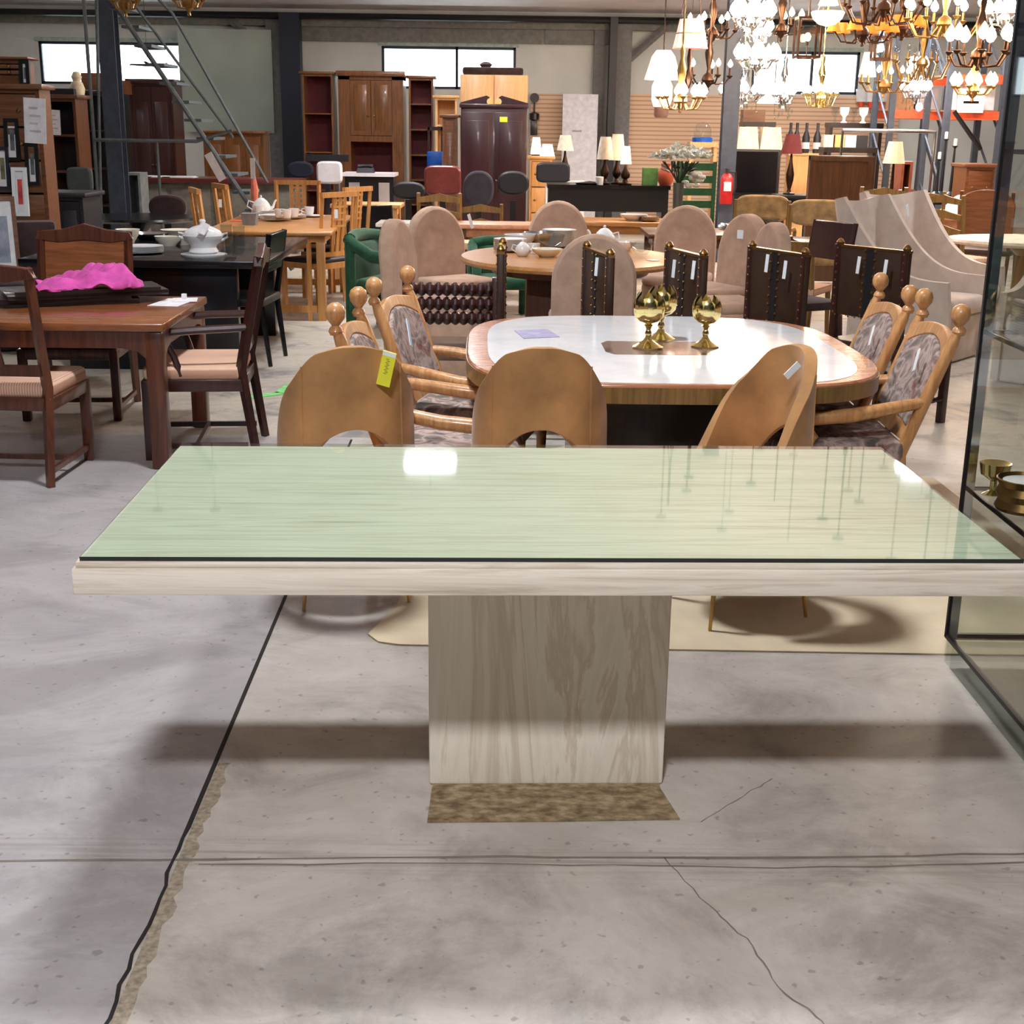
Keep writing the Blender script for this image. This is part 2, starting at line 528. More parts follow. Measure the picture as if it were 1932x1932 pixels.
# saw-cut joint running away from the camera, with a chipped edge
rnd = random.Random(3)
b = MB()
pts = []
y = 1.7
while y < 7.2:
    x = -0.737 - 0.0245 * (y - 1.7)
    wd = 0.0062 if y > 2.75 else 0.003 + 0.002 * rnd.random()
    j = 0 if y > 2.8 else (rnd.random() - .5) * 0.012
    pts.append((x + j, y, wd)); y += 0.05 if y < 2.8 else 0.5
for a, c in zip(pts, pts[1:]):
    b._face([b.bm.verts.new(p) for p in ((a[0] - a[2], a[1], .0012), (a[0] + a[2], a[1], .0012), (c[0] + c[2], c[1], .0012), (c[0] - c[2], c[1], .0012))])
struct(b.build('floor_joint', plain('joint_black', (34, 28, 24), 0.9)))
b = MB()
pts = []
y = 1.7
while y < 3.14:
    x = -0.737 - 0.0245 * (y - 1.7) + 0.008
    pts.append((x, y, 0.022 + 0.018 * rnd.random() * (1 if y > 2.2 else .6))); y += 0.035
for a, c in zip(pts, pts[1:]):
    b._face([b.bm.verts.new(p) for p in ((a[0], a[1], .0006), (a[0] + a[2], a[1], .0006), (c[0] + c[2], c[1], .0006), (c[0], c[1], .0006))])
struct(b.build('floor_chips', plain('chip_concrete', (150, 136, 118), 0.9, var=.2, scale=60)))
b = MB()
for (pp, wd) in (([(-1.5, 2.63), (-.8, 2.655), (0, 2.69), (.6, 2.70), (1.3, 2.74), (2.2, 2.76)], .004),
                 ([(-.7, 2.64), (.05, 2.66), (.62, 2.655), (1.3, 2.70), (2.2, 2.72)], .0025),
                 ([(.36, 2.70), (.44, 2.50), (.50, 2.38), (.54, 2.22), (.60, 2.12), (.62, 1.95), (.60, 1.8)], .0018),
                 ([(.47, 2.86), (.62, 3.02), (.70, 3.10)], .0016)):
    pp2 = []
    for i in range(len(pp) - 1):
        for k in range(6):
            t = k / 6
            pp2.append((pp[i][0] * (1 - t) + pp[i + 1][0] * t + (rnd.random() - .5) * .008, pp[i][1] * (1 - t) + pp[i + 1][1] * t + (rnd.random() - .5) * .008, wd * (.6 + .8 * rnd.random())))
    for a, c in zip(pp2, pp2[1:]):
        d = Vector((c[0] - a[0], c[1] - a[1])).normalized(); nx, ny = -d.y, d.x
        b._face([b.bm.verts.new(p) for p in ((a[0] - nx * a[2], a[1] - ny * a[2], .0008), (a[0] + nx * a[2], a[1] + ny * a[2], .0008), (c[0] + nx * c[2], c[1] + ny * c[2], .0008), (c[0] - nx * c[2], c[1] - ny * c[2], .0008))])
struct(b.build('floor_cracks', plain('crack_grey', (122, 112, 100), 0.9)))

# ceiling: insulated liner that rises towards the middle of the hall
b = MB()
b._face([b.bm.verts.new(p) for p in ((XL, YF, zceil(YF)), (XR, YF, zceil(YF)), (XR, YB + .1, zceil(YB + .1)), (XL, YB + .1, zceil(YB + .1)))])
r = bmesh.ops.extrude_face_region(b.bm, geom=b.bm.faces[:])
bmesh.ops.translate(b.bm, vec=(0, 0, .15), verts=[v for v in r['geom'] if isinstance(v, bmesh.types.BMVert)])
struct(b.build('ceiling', 'ceiling_liner'))

# back wall with three clerestory windows
WIN = [(-8.28, -5.76), (-2.36, -0.04), (4.05, 5.90)]
WZ0, WZ1 = 2.22, 2.92
b = MB()
def wallbox(x0, x1, z0, z1):
    b.box(((x0 + x1) / 2, YB + .1, (z0 + z1) / 2), (x1 - x0, .2, z1 - z0))
wallbox(XL, XR, -.1, WZ0); wallbox(XL, XR, WZ1, 3.55)
xs = [XL] + [v for q in WIN for v in q] + [XR]
for i in range(0, len(xs), 2): wallbox(xs[i], xs[i + 1], WZ0, WZ1)
struct(b.build('wall_back', 'wall_paint'))
for nm, x in (('wall_left', XL - .1), ('wall_right', XR + .1)):
    b = MB(); b.box((x, (YB + YF) / 2, 2.8), (.2, YB - YF + .4, 6.0))
    struct(b.build(nm, 'side_wall_paint'))
b = MB(); b.box(((XL + XR) / 2, YF - .1, 2.8), (XR - XL + .4, .2, 6.0))
struct(b.build('wall_front', 'side_wall_paint'))
for i, (x0, x1) in enumerate(WIN):
    b = MB()
    zc, h, t = (WZ0 + WZ1) / 2, WZ1 - WZ0, .045
    for x in (x0 + t / 2, x1 - t / 2, x0 + (x1 - x0) * (.5 if i == 0 else .56)): b.box((x, YB + .03, zc), (t, .06, h))
    for z in (WZ0 + t / 2, WZ1 - t / 2): b.box(((x0 + x1) / 2, YB + .03, z), (x1 - x0, .06, t))
    fr = struct(b.build('window_%d' % (i + 1), 'navy_steel'))
    b = MB(); b.box(((x0 + x1) / 2, YB + .05, zc), (x1 - x0 - .02, .006, h - .02))
    b.build('pane', 'glass_pane', fr)
    b = MB(); b.box(((x0 + x1) / 2, YB - .01, WZ1 + .035), (x1 - x0 + .1, .07, .06))
    struct(b.build('trim_%d' % (i + 1), plain('lintel_pale', (176, 190, 180), .6)))
# header band, pipe and steelwork along the back wall
b = MB(); b.box((-1.75, YB - .06, 3.14), (4.3, .1, .32)); b.box((1.2, YB - .06, 3.14), (1.5, .1, .32))
struct(b.build('trim_4', 'header_panel'))
b = MB(); b.tube([(XL, YB - .35, 3.36), (XR, YB - .35, 3.36)], .055, 8)
struct(b.build('pipe', 'black_paint'))
b = MB(); b.box(((XL + XR) / 2, YB - .12, 3.26), (XR - XL, .14, .10))
struct(b.build('eave_beam', 'header_panel'))
def wall_column(px0, px1, mat1, side, mat2):
    p, q = at(px0, 200, YB - .35), at(px1, 200, YB - .35)
    b = MB(); b.box(((p.x + q.x) / 2, YB - .35, 1.7), (q.x - p.x, .3, 3.4))
    struct(b.build('column', mat1))
    x = p.x - .14 if side < 0 else q.x + .14
    b = MB(); b.box((x, YB - .2, 1.7), (.25, .14, 3.4))
    b.tube([(x + side * .1, YB - .2, 2.75), (x + side * .75, YB - .2, 3.32)], .07, 6)
    struct(b.build('column_flange', mat2))
wall_column(534, 571, 'navy_steel', -1, 'grey_steel')
wall_column(1146, 1160, 'black_paint', 1, 'grey_steel')
b = MB(); b.box((at(1128, 200, 23.8).x, 23.9, 1.7), (.18, .1, 3.4)); struct(b.build('column_flange', 'grey_steel'))
# free-standing steel columns
def steel_column(p, wd, Y):
    b = MB()
    for dy in (-wd / 2, wd / 2): b.box((p.x, Y + dy, zceil(Y) / 2), (wd, .018, zceil(Y) - .02))
    b.box((p.x, Y, zceil(Y) / 2), (.014, wd, zceil(Y) - .02))
    b.box((p.x, Y, .012), (wd * 1.6, wd * 1.6, .024))
    return struct(b.build('column', 'steel_blue'))
steel_column(at(214, 200, 16), .19, 16)
steel_column(at(1378, 200, 17), .19, 17)
for ph in (0,):
    p = at(214, 60, 16)
    b = MB(); b.tube([(p.x + .1, 16, zceil(16) - 1.25), (p.x + .9, 16, zceil(16) - .02)], .05, 6)
    struct(b.build('column_brace', 'steel_blue'))

# ceiling panels (one row mirrored in the glass table top)
def ceiling_light(x, y, label, glow='panel_glow', skirt=0.0, up=False):
    z = zceil(y) - .32
    t = thing('ceiling_light', label, 'light', (x, y, z), 0, 'rectangular ceiling light panels')
    b = MB(); b.box((0, 0, .03), (.66, .42, .05)); b.box((0, 0, .07), (.4, .3, .05))
    if skirt:  # added skirt round the panel, cuts its spill towards the front
        for sx in (-1, 1): b.box((sx * .325, 0, -skirt / 2), (.01, .42, skirt)); b.box((0, sx * .205, -skirt / 2), (.66, .01, skirt))
    b.build('housing', 'white_plastic', t)
    b = MB(); b.box((0, 0, -.002), (.60, .36, .012)); b.build('diffuser', glow, t)
    if up:
        b = MB(); b.box((0, 0, .098), (.60, .36, .006)); b.build('added_uplight', 'uplight_fill', t)  # glowing sheet added on top to brighten the ceiling
    b = MB(); b.cyl((0, 0, .09), (0, 0, zceil(y) - z + .01), .008, n=6); b.build('rod', 'chrome', t)
for y in (-1.05, 5.1, 10.9, 15.5, 19.4):  # farthest row is added to light the back of the hall
    for x in ((-.6,) if y < 6 else (-7.0, -1.0, 5.0)):
        ceiling_light(x, y, 'rectangular white ceiling light panel hung high out of the frame', 'panel_glow_bright' if y < 0 else 'panel_glow_mid' if y < 6 else 'panel_dim' if (y > 18 and x < 0) or (y > 12 and x < -5) else 'panel_glow', .28 if 6 < y < 12 else 0, y > 18)

# ================================================================ marble table in front
TR = R(2.0)
TC = Vector((.079, 3.135, 0))
t = thing('marble_table', 'pale travertine pedestal dining table in front, under a green-tinted glass sheet', 'table', TC, TR)
b = MB(); b.box((0, 0, .699), (2.02, 1.05, .058), bev=.004); b.box((0, 0, .7338), (2.006, 1.036, .0125), bev=.003)
b.build('tabletop', 'travertine_long', t)
b = MB(); b.box((.015, .09, .336), (.60, .38, .668), bev=.008)
b.build('pedestal', 'travertine_upright', t)
g = MB(); g.box((0, 0, .7453), (1.99, 1.02, .0095))
g.bm.normal_update()
for f in g.bm.faces:
    f.material_index = 1 if f.normal.y < -.5 else 0
gs = tag(g.build('glass_sheet', ['green_sheet', 'glass_edge'], None, TC, TR), 'thin green-tinted glass sheet lying on the travertine table', 'glass sheet')
b = MB()
poly = [(-.195, 2.838), (.10, 2.85), (.42, 2.868), (.388, 3.02), (.395, 3.5), (-.19, 3.5)]
b.prism(poly, 'z', .0005, .005)
tag(b.build('floor_mat', 'mottled_carpet'), 'mottled brown carpet offcut under the travertine pedestal', 'mat')
b = MB()
poly = [(-.43, 3.985), (-.36, 3.962), (.4, 3.953), (1.70, 3.943), (2.1, 4.4), (2.05, 6.2), (-.3, 6.2), (-.40, 4.3), (-.47, 4.05)]
b.prism(poly, 'z', .0006, .006)
tag(b.build('floor_rug', 'beige_rug'), 'plain beige rug under the white stone table', 'rug')
b = MB()
for q in (((-1.18, 5.02), (-.80, 5.30), .022), ((-1.9, 5.0), (-1.18, 5.02), .02)):
    a, c = Vector(q[0]), Vector(q[1]); d = (c - a).normalized(); nn = Vector((-d.y, d.x)) * q[2]
    b.prism([tuple(a - nn), tuple(c - nn), tuple(c + nn), tuple(a + nn)], 'z', .0015, .003)
p0, p1, p2 = gz(470, 750, 0), gz(530, 742, 0), gz(552, 726, 0)
b.bm.clear()
for a, c in ((p0, p1), (p1, p2)):
    d = (c - a).normalized(); nn = Vector((-d.y, d.x, 0)) * .045
    b.prism([(a - nn).to_2d()[:], (c - nn).to_2d()[:], (c + nn).to_2d()[:], (a + nn).to_2d()[:]], 'z', .0015, .003)
tag(b.build('floor_tape', plain('tape_green', (120, 214, 120), .6)), 'strip of bright green tape stuck on the floor behind the suede chair', 'tape')

# ---------------------------------------------------------------- suede barrel chairs
def suede_chair(label, loc, rz):
    t = thing('suede_chair', label, 'chair', loc, rz, 'tan suede barrel chairs behind the travertine table')
    A = R(112)
    def sm(x): x = max(0, min(1, x)); return x * x * (3 - 2 * x)
    def f(u, v):
        a = u * A
        e = abs(u)
        top = .92 - .03 * sm((e - .05) / .33) - .13 * sm((e - .26) / .38) - .29 * sm((e - .55) / .45)
        bot = .445 + .20 * (max(0.0, math.cos(min(1, e / .42) * PI / 2)) ** .6 if e < .42 else 0)
        z = bot + (top - bot) * v
        fl = 1.03 - .10 * (z - .45)
        return (.214 * math.sin(a) * fl, .215 * math.cos(a) * fl, z)
    b = MB()
    n = 56
    b.shell(f, [-1 + 2 * i / n for i in range(n + 1)], [i / 12 for i in range(13)], .042)
    o = b.build('backrest', 'tan_suede', t, angle=60, bevel=.012)
    for sx in (-1, 1):       # welt seams either side of the back
        b = MB(); b.tube([Vector(f(sx * .40, v / 10)) * 1.0 + Vector((sx * .016, .016, 0)) for v in range(0, 11)], .004, 5)
        b.build('piping', 'tan_suede', t)
    b = MB(); b.lathe([(.0, .36), (.18, .36), (.198, .375), (.198, .40), (.0, .40)], n=28, sy=1.02)
    b.build('seat_base', 'tan_suede', t)
    b = MB(); b.lathe([(0, .40), (.17, .402), (.188, .42), (.190, .455), (.17, .478), (0, .485)], n=28, sy=1.02)
    b.build('seat', 'tan_suede', t, angle=60)
    for sx in (-1, 1):
        for sy in (-1, 1):
            b = MB(); b.cyl((sx * .15, sy * .15, .365), (sx * .185, sy * .19, .002), .012, .006, 10)
            b.build('leg', 'gold_leg', t)
    return t
suede_chair('tan suede barrel chair with yellow price tag, leftmost of three', (-.585, 4.49, 0), R(195))
suede_chair('tan suede barrel chair seen straight from behind, middle of three', (.092, 4.53, 0), R(181))
suede_chair('tan suede barrel chair turned sideways with a white tag, rightmost of three', (.775, 4.36, 0), R(-68))

# price tags: thin cards, each where it hangs
def price_tag(p, w_, h_, label, mat_='tag_white', rz=0.0, tilt=0.0, lean=0.0, ink=False):
    t = None
    b = MB(); b.box((0, 0, -h_ / 2), (w_, .004, h_))
    o = b.build('price_tag', mat_)
    o.location = p
    o.rotation_euler = (lean, tilt, rz)
    tag(o, label, 'tag', 'price tags on the furniture')
    if ink:
        b = MB()
        b.box((0, -.0025, -h_ * .07), (w_ * .98, .002, h_ * .12)); o2 = b.build('tag_cap', 'tag_white', o)
        b = MB()
        for k in range(9):
            b.box(((k % 2 - .5) * .004, -.0026, -h_ * (.22 + k * .052)), (.010, .001, h_ * .03))
        b.build('print', plain('faded_ink', (176, 172, 60), .7), o)
    return o
price_tag(at(736, 664, 4.265), .046, .118, 'yellow price tag on the leftmost suede chair', 'tag_yellow', R(-10), R(14), R(4), True)
price_tag(at(1508, 686, 4.30), .022, .062, 'white price tag at the top of the sideways suede chair', 'tag_white', R(10), R(45), 0)

# ---------------------------------------------------------------- white stone table
c0 = Vector((.615, 5.53, 0))
t = thing('stone_table', 'white stone dining table with wooden rim and dark veined centre strip', 'table', c0, R(1.5))
N = 72
def outl(a, b_, n=3.6):
    return [sup(2 * PI * i / N, a, b_, n) for i in range(N)]
OA, OB = .815, .89
b = MB()
def loopz(a, b_, z): return b.ring([(x, y, z) for x, y in outl(a, b_)])
r0, r1, r2, r3 = loopz(OA, OB, .668), loopz(OA, OB, .732), loopz(OA - .006, OB - .006, .740), loopz(OA - .085, OB - .014, .741)
r4 = loopz(OA - .085, OB - .014, .70)
b.skin([r4, r0, r1, r2, r3], True, False)
b._face(list(r4))
b.build('rim', 'rim_wood', t)
b = MB()
q0, q1 = loopz(OA + .003, OB + .003, .669), loopz(OA + .003, OB + .003, .728)
q2, q3 = loopz(OA - .01, OB - .01, .728), loopz(OA - .01, OB - .01, .669)
b.skin([q0, q1, q2, q3, q0], True, False); b.build('edge_band', 'olive_oak', t)
b = MB(); b.prism(outl(OA - .086, OB - .015), 'z', .70, .7425); b.build('stone_top', 'white_stone', t)
b = MB()
xa, xb, ya, yb = gz(1135, 650, .743).x - c0.x, gz(1392, 650, .743).x - c0.x, -.26, .08
st = [(xa + .03, ya), (xb - .03, ya), (xb, ya + .05), (xb, yb - .05), (xb - .03, yb), (xa + .03, yb), (xa, yb - .06), (xa, ya + .06)]
b.prism(st, 'z', .7415, .7436); b.build('centre_strip', 'dark_marble', t)
b = MB(); b.box((0, 0, .335), (.72, .95, .665), bev=.01); b.box((0, 0, .03), (.9, 1.1, .06), bev=.01); b.build('pedestal', 'espresso', t)
b = MB(); b.box((0, 0, .65), (1.0, 1.1, .04)); b.build('underframe', 'espresso', t)

def goblet(label, p, s=1.0):
    t = thing('brass_goblet', label, 'goblet', p, 0, 'brass goblets on the white stone table')
    t.scale = (s, s, s)
    b = MB(); b.lathe([(0, 0), (.062, 0), (.064, .006), (.045, .016), (.022, .03), (.012, .045), (.016, .06), (.010, .075), (.014, .088), (.020, .094), (.012, .10), (.020, .104)], n=24)
    b.build('stem', 'polished_brass', t)
    b = MB(); b.lathe([(.018, .102), (.044, .112), (.060, .130), (.064, .150), (.061, .152), (.056, .132), (.04, .117), (0, .112)], n=24)
    b.build('cup', 'polished_brass', t)
    for k in range(8):
        a = k * PI / 4
        b = MB()
        def pt(u, v):
            v = max(0.0, min(1.0, v))
            ww = .36 * (1 - v ** 2.2) * (1 + .6 * v * (1 - v)) + .01
            ang = a + (u - .5) * 2 * ww
            r = .0615 * math.cos(max(0, v) * 1.05) ** .5 * (1 + .10 * math.sin(PI * v))
            return (r * math.cos(ang), r * math.sin(ang), .146 + .085 * v)
        b.shell(pt, [0, .25, .5, .75, 1], [i / 7 for i in range(8)], .002)
        b.build('petal', 'polished_brass', t)
    b = MB(); b.ball((0, 0, .165), .046, 12, sz=.9); b.build('candle', plain('amber_wax', (196, 176, 96), .3), t)
goblet('brass tulip goblet at the front left of three on the white table', gz(1222, 656, .7436))
goblet('brass tulip goblet half hidden behind another on the white table', gz(1246, 640, .7436))
goblet('brass tulip goblet standing alone on the right of the white table', gz(1330, 654, .7436), .93)
b = MB()
qs = [gz(x, y, .743) - c0 for x, y in ((970, 624), (1032, 621), (1056, 636), (988, 639))]
cen = sum(qs, Vector()) / 4
b.prism([(q.x - cen.x, q.y - cen.y) for q in qs], 'z', 0, .002)
b.mi = 1
b.prism([(-.045, -.01), (.01, -.02), (.03, .02), (-.02, .03)], 'z', .002, .0026)
tag(b.build('leaflet', ['lilac_card', plain('pale_lilac', (176, 172, 200), .6)], None, (c0.x + cen.x, c0.y + cen.y, .7430)), 'lilac leaflet lying on the left of the white stone table', 'leaflet')

# ---------------------------------------------------------------- oak armchairs with ball finials
def ball_chair(label, loc, rz):
    t = thing('oak_armchair', label, 'chair', loc, rz, 'oak armchairs with ball finials and floral seats')
    W = .24
    def bk(z):      # back rake
        return .22 + max(0, z - .45) * .36 if z > .45 else .22 + (.45 - z) * .12
    for sx in (-1, 1):
        b = MB()
        zs = [0.0, .2, .45, .6, .75, .88, .915]
        b.tube([(sx * W, bk(z), z) for z in zs], [.020, .022, .025, .024, .024, .023, .017], 10)
        b.build('back_post', 'oak_honey', t)
        b = MB()
        y0 = bk(.93)
        b.lathe([(0, .905), (.020, .905), (.026, .918), (.022, .93), (.013, .938), (.018, .945), (.033, .965), (.036, .985), (.030, 1.005), (.014, 1.018), (0, 1.020)], (sx * W, y0, 0), 16)
        b.build('ball_finial', 'oak_honey', t)
        b = MB()
        b.tube([(sx * W, -.23, .42), (sx * (W + .005), -.225, .2), (sx * W, -.24, 0)], [.026, .021, .017], 10)
        b.build('leg', 'oak_honey', t)
        b = MB()   # arm sweeps out and down to the front, on a curved support
        b.tube([(sx * W, bk(.65), .652), (sx * (W + .03), .18, .638), (sx * (W + .055), .02, .612), (sx * (W + .05), -.12, .598), (sx * (W + .03), -.24, .604), (sx * (W + .02), -.285, .597)], [.020, .024, .027, .028, .030, .018], 10)
        b.build('arm', 'oak_honey', t)
        b = MB()
        b.tube([(sx * (W + .04), -.17, .595), (sx * (W + .015), -.11, .52), (sx * W, -.15, .43)], [.018, .017, .02], 8)
        b.build('arm_support', 'oak_honey', t)
    b = MB()   # arched crest rail with rounded inner opening
    def crest(u, v):
        x = -W + 2 * W * u
        z0 = .80 + .065 * max(0.0, math.sin(PI * u)) ** .8
        z1 = .875 + .035 * max(0.0, math.sin(PI * u)) ** .7
        z = z0 + (z1 - z0) * v
        return (x, bk(z) + .02 * math.sin(PI * u), z)
    b.shell(crest, [i / 16 for i in range(17)], [0, .5, 1], .034)
    b.build('crest_rail', 'oak_honey', t, angle=50, bevel=.006)
    b = MB(); b.shell(lambda u, v: (-W + 2 * W * u, bk(.50 + .06 * v), .50 + .06 * v), [i / 8 for i in range(9)], [0, 1], .03); b.build('lower_rail', 'oak_honey', t)
    b = MB()
    def pad(u, v):
        x = (-W + .02) + 2 * (W - .02) * u
        z0, z1 = .55, .80 + .065 * max(0.0, math.sin(PI * u)) ** .8
        z = z0 + (z1 - z0) * v
        return (x, bk(z) + .018 * math.sin(PI * u) - .0, z)
    b.shell(pad, [i / 12 for i in range(13)], [i / 8 for i in range(9)], .05)
    b.build('back_pad', 'floral_tapestry', t, angle=60, bevel=.012)
    b = MB(); b.box((0, -.01, .395), (.54, .48, .07), bev=.01); b.build('seat_rail', 'oak_honey', t)
    b = MB(); b.box((0, -.012, .465), (.55, .49, .085), bev=.03); b.build('seat', 'floral_tapestry', t, angle=60)
    return t
ball_chair('oak ball-finial armchair right of the white table, nearer one', (1.24, 5.06, 0), R(-91))
ball_chair('oak ball-finial armchair right of the white table, farther one', (1.225, 5.66, 0), R(-91))
ball_chair('oak ball-finial armchair left of the white table, nearer one', (-.225, 4.84, 0), R(87))
ball_chair('oak ball-finial armchair left of the white table, farther one', (-.145, 5.59, 0), R(78))
def on_chair(loc, rz, p):
    m = Matrix.Translation(loc) @ Matrix.Rotation(rz, 4, 'Z')
    return m @ Vector(p)
for (loc, lrz, m_, w_, h_, lab) in (((1.225, 5.66, 0), R(-91), 'tag_white', .026, .09, 'white price tag on the farther right oak armchair'),
                                  ((1.24, 5.06, 0), R(-91), 'tag_white', .026, .09, 'white price tag on the nearer right oak armchair'),
                                  ((-.145, 5.59, 0), R(78), 'tag_blue', .034, .12, 'pale blue price tag on the farther left oak armchair')):
    sx = -1 if lrz < 0 else 1
    q = on_chair(loc, lrz, (.10 * (1 if lrz < 0 else -1), .295, .83))
    price_tag(q, w_, h_, lab, m_, lrz, R(-26) * (-1 if lrz < 0 else 1) * -1, R(-16))

# ---------------------------------------------------------------- barley-twist chair and studded leather chairs
def barley_rail(b, p0, p1, r, n):
    p0, p1 = Vector(p0), Vector(p1)
    m = n * 6
    b.tube([p0 + (p1 - p0) * (i / m) for i in range(m + 1)], [r * (.72 + .38 * abs(math.sin(PI * n * i / m))) for i in range(m + 1)], 8)
def studded_chair(label, loc, rz, group='dark leather chairs with brass studs'):
    t = thing('leather_chair', label, 'chair', loc, rz, group)
    W, D = .235, .22
    for sx in (-1, 1):
        b = MB(); b.box((sx * W, D, .5), (.042, .042, 1.0), bev=.004); b.build('back_post', 'dark_mahogany', t)
        b = MB(); b.box((sx * W, -D, .22), (.042, .042, .44), bev=.004); b.build('leg', 'dark_mahogany', t)
        b = MB(); b.lathe([(0, 1.0), (.020, 1.0), (.024, 1.012), (.012, 1.03), (0, 1.034)], (sx * W, D, 0), 10); b.build('finial', 'old_brass', t)
        b = MB(); barley_rail(b, (sx * W, -D, .14), (sx * W, D, .14), .017, 7); b.build('stretcher', 'dark_mahogany', t)
    b = MB(); barley_rail(b, (-W, -D, .22), (W, -D, .22), .018, 8); b.build('stretcher', 'dark_mahogany', t)
    b = MB(); b.box((0, D, .80), (2 * W + .05, .030, .385), bev=.006); b.build('back_panel', 'brown_leather', t)
    b = MB(); b.box((0, D, .994), (2 * W + .052, .036, .014)); b.build('top_braid', 'old_brass', t)
    b = MB(); b.box((0, D, .80), (.05, .036, .385)); b.build('centre_strap', 'black_vinyl', t)
    b = MB()
    for s2 in (-1, 1):
        for k in range(9):
            for x in (-W, -.035, .035, W):
                b.ball((x, D + s2 * .020, .62 + k * .045), .007, 6)
        for k in range(10):
            b.ball((-W + .02 + k * .048, D + s2 * .019, .605), .006, 6)
    b.build('stud_trim', 'old_brass', t)['kind'] = 'stuff'
    b = MB(); b.box((0, 0, .44), (2 * W + .05, 2 * D + .05, .06), bev=.012); b.build('seat', 'brown_leather', t)
    return t
def tw(px, py, Y): p = at(px, py, Y); return (p.x, p.y, 0)
def place_back(root_fn, label, p, q, **kw):
    """chair whose back runs from floor point p to q (left to right as seen from behind)"""
    p, q = Vector(p), Vector(q)
    m = (p + q) / 2; d = (q - p).normalized()
    ang = math.atan2(d.y, d.x)
    rz = ang + PI           # local +x -> -d, back (+y local) faces the viewer
    off = Vector((-math.sin(rz), math.cos(rz), 0)) * .22
    return root_fn(label, (m.x - off.x, m.y - off.y, 0), rz, **kw)
LC = [((-.07, 7.35), (-.075, 6.87), 'dark studded leather chair seen edge-on beside the twisted rails'),
      ((.385, 7.22), (.48, 6.76), 'dark studded leather chair in front of the arched mauve chair'),
      ((.835, 7.25), (.957, 6.80), 'dark studded leather chair behind the single brass goblet'),
      ((1.31, 7.38), (1.51, 6.96), 'dark studded leather chair right of the mauve chairs, second from right'),
      ((1.85, 7.62), (2.12, 7.235), 'dark studded leather chair nearest the pale slipper chairs')]
for p, q, lab in LC:
    place_back(studded_chair, lab, (p[0], p[1], 0), (q[0], q[1], 0))
for (px, py, Y, lab) in ((1273, 490, 7.12, 'white price tag left on the studded chair behind the lone goblet'), (1310, 492, 6.87, 'white price tag right on the studded chair behind the lone goblet'),
                         (1449, 480, 7.18, 'white price tag left on the second studded chair from the right'), (1483, 492, 7.03, 'white price tag right on the second studded chair from the right'),
                         (1622, 484, 7.47, 'white price tag left on the studded chair by the slipper chairs'), (1673, 490, 7.28, 'white price tag right on the studded chair by the slipper chairs'),
                         (1127, 486, 6.95, 'white price tag on the studded chair before the arched mauve chair')):
    price_tag(at(px, py, Y - .03), .020, .095, lab, rz=R(-45), tilt=R(4))
price_tag(at(944, 458, 7.1), .014, .05, 'yellowish price tag on the edge-on studded chair', 'tag_yellow', tilt=R(-20))
t = thing('twist_chair', 'dark chair with three barley-twist back rails behind the oak armchair', 'chair', (-.335, 7.14, 0), PI)
b = MB()
for z in (.645, .72, .795): barley_rail(b, (-.22, .2, z), (.22, .2, z), .034, 10)
b.build('twist_rails', 'dark_mahogany', t)
for sx in (-1, 1):
    b = MB(); b.box((sx * .235, .2, .43), (.04, .04, .86), bev=.004); b.build('back_post', 'dark_mahogany', t)
    b = MB(); b.box((sx * .235, -.22, .22), (.04, .04, .44), bev=.004); b.build('leg', 'dark_mahogany', t)
b = MB(); b.box((0, -.01, .45), (.50, .48, .06), bev=.015); b.build('seat', 'brown_fabric', t)
# ================================================================ mauve arch-back chairs and the round oak table
def arch_chair(label, loc, rz):
    t = thing('arch_back_chair', label, 'chair', loc, rz, 'mauve upholstered chairs around the oak table')
    W, D = .25, .25
    arch = [(-W, .02), (-W, .74)] + [(-W * math.cos(a), .74 + .285 * math.sin(a)) for a in [PI * i / 18 for i in range(1, 18)]] + [(W, .74), (W, .02)]
    b = MB()
    b.prism(arch, 'y', D - .05, D + .05)
    for v in b.bm.verts:
        v.co.y += max(0, v.co.z - .5) * .12
    b.build('backrest', 'mauve_fabric', t, angle=60, bevel=.022)
    b = MB(); b.box((0, -.05, .235), (2 * W, .5, .43), bev=.02); b.build('skirted_base', 'mauve_fabric', t, angle=60)
    b = MB(); b.box((0, -.055, .475), (2 * W, .51, .08), bev=.03); b.build('seat', 'mauve_fabric', t, angle=60)
    return t
for (px, Y, off, rz, lab) in ((828, 8.75, 0, R(75), 'mauve arch-back chair left of the oak table, nearest of the left pair'),
                              (862, 10.05, 0, R(38), 'mauve arch-back chair left of the oak table, farther of the left pair'),
                              (1055, 11.0, 0, R(0), 'mauve arch-back chair at the far side of the oak table'),
                              (1118, 8.1, 0, R(180), 'mauve arch-back chair with its back to the camera'),
                              (1284, 10.6, 0, R(-15), 'mauve arch-back chair with dark rounded front at the far right of the table'),
                              (1345, 9.75, 0, R(-62), 'mauve arch-back chair right of the oak table, farther of the right pair'),
                              (1380, 8.95, 0, R(-78), 'mauve arch-back chair right of the oak table with square white tag')):
    p = at(px, 450, Y)
    arch_chair(lab, (p.x, p.y, 0), rz)
price_tag(at(1397, 434, 8.74), .042, .055, 'square white price tag on a right-hand mauve chair', rz=R(-35))
price_tag(at(884, 404, 9.85), .026, .11, 'pale price tag on the far left mauve chair', rz=R(40), tilt=R(-20))
rc = Vector((.385, 9.38, 0))
t = thing('oak_round_table', 'round oak pedestal dining table set with white and silver dishes', 'table', rc)
b = MB(); b.lathe([(0, .70), (.72, .70), (.765, .708), (.775, .728), (.765, .748), (0, .750)], n=56, sy=1.16); b.build('tabletop', 'oak_top', t)
b = MB(); b.lathe([(0, .64), (.55, .64), (.55, .70), (0, .70)], n=40, sy=1.16); b.build('apron', 'walnut', t)
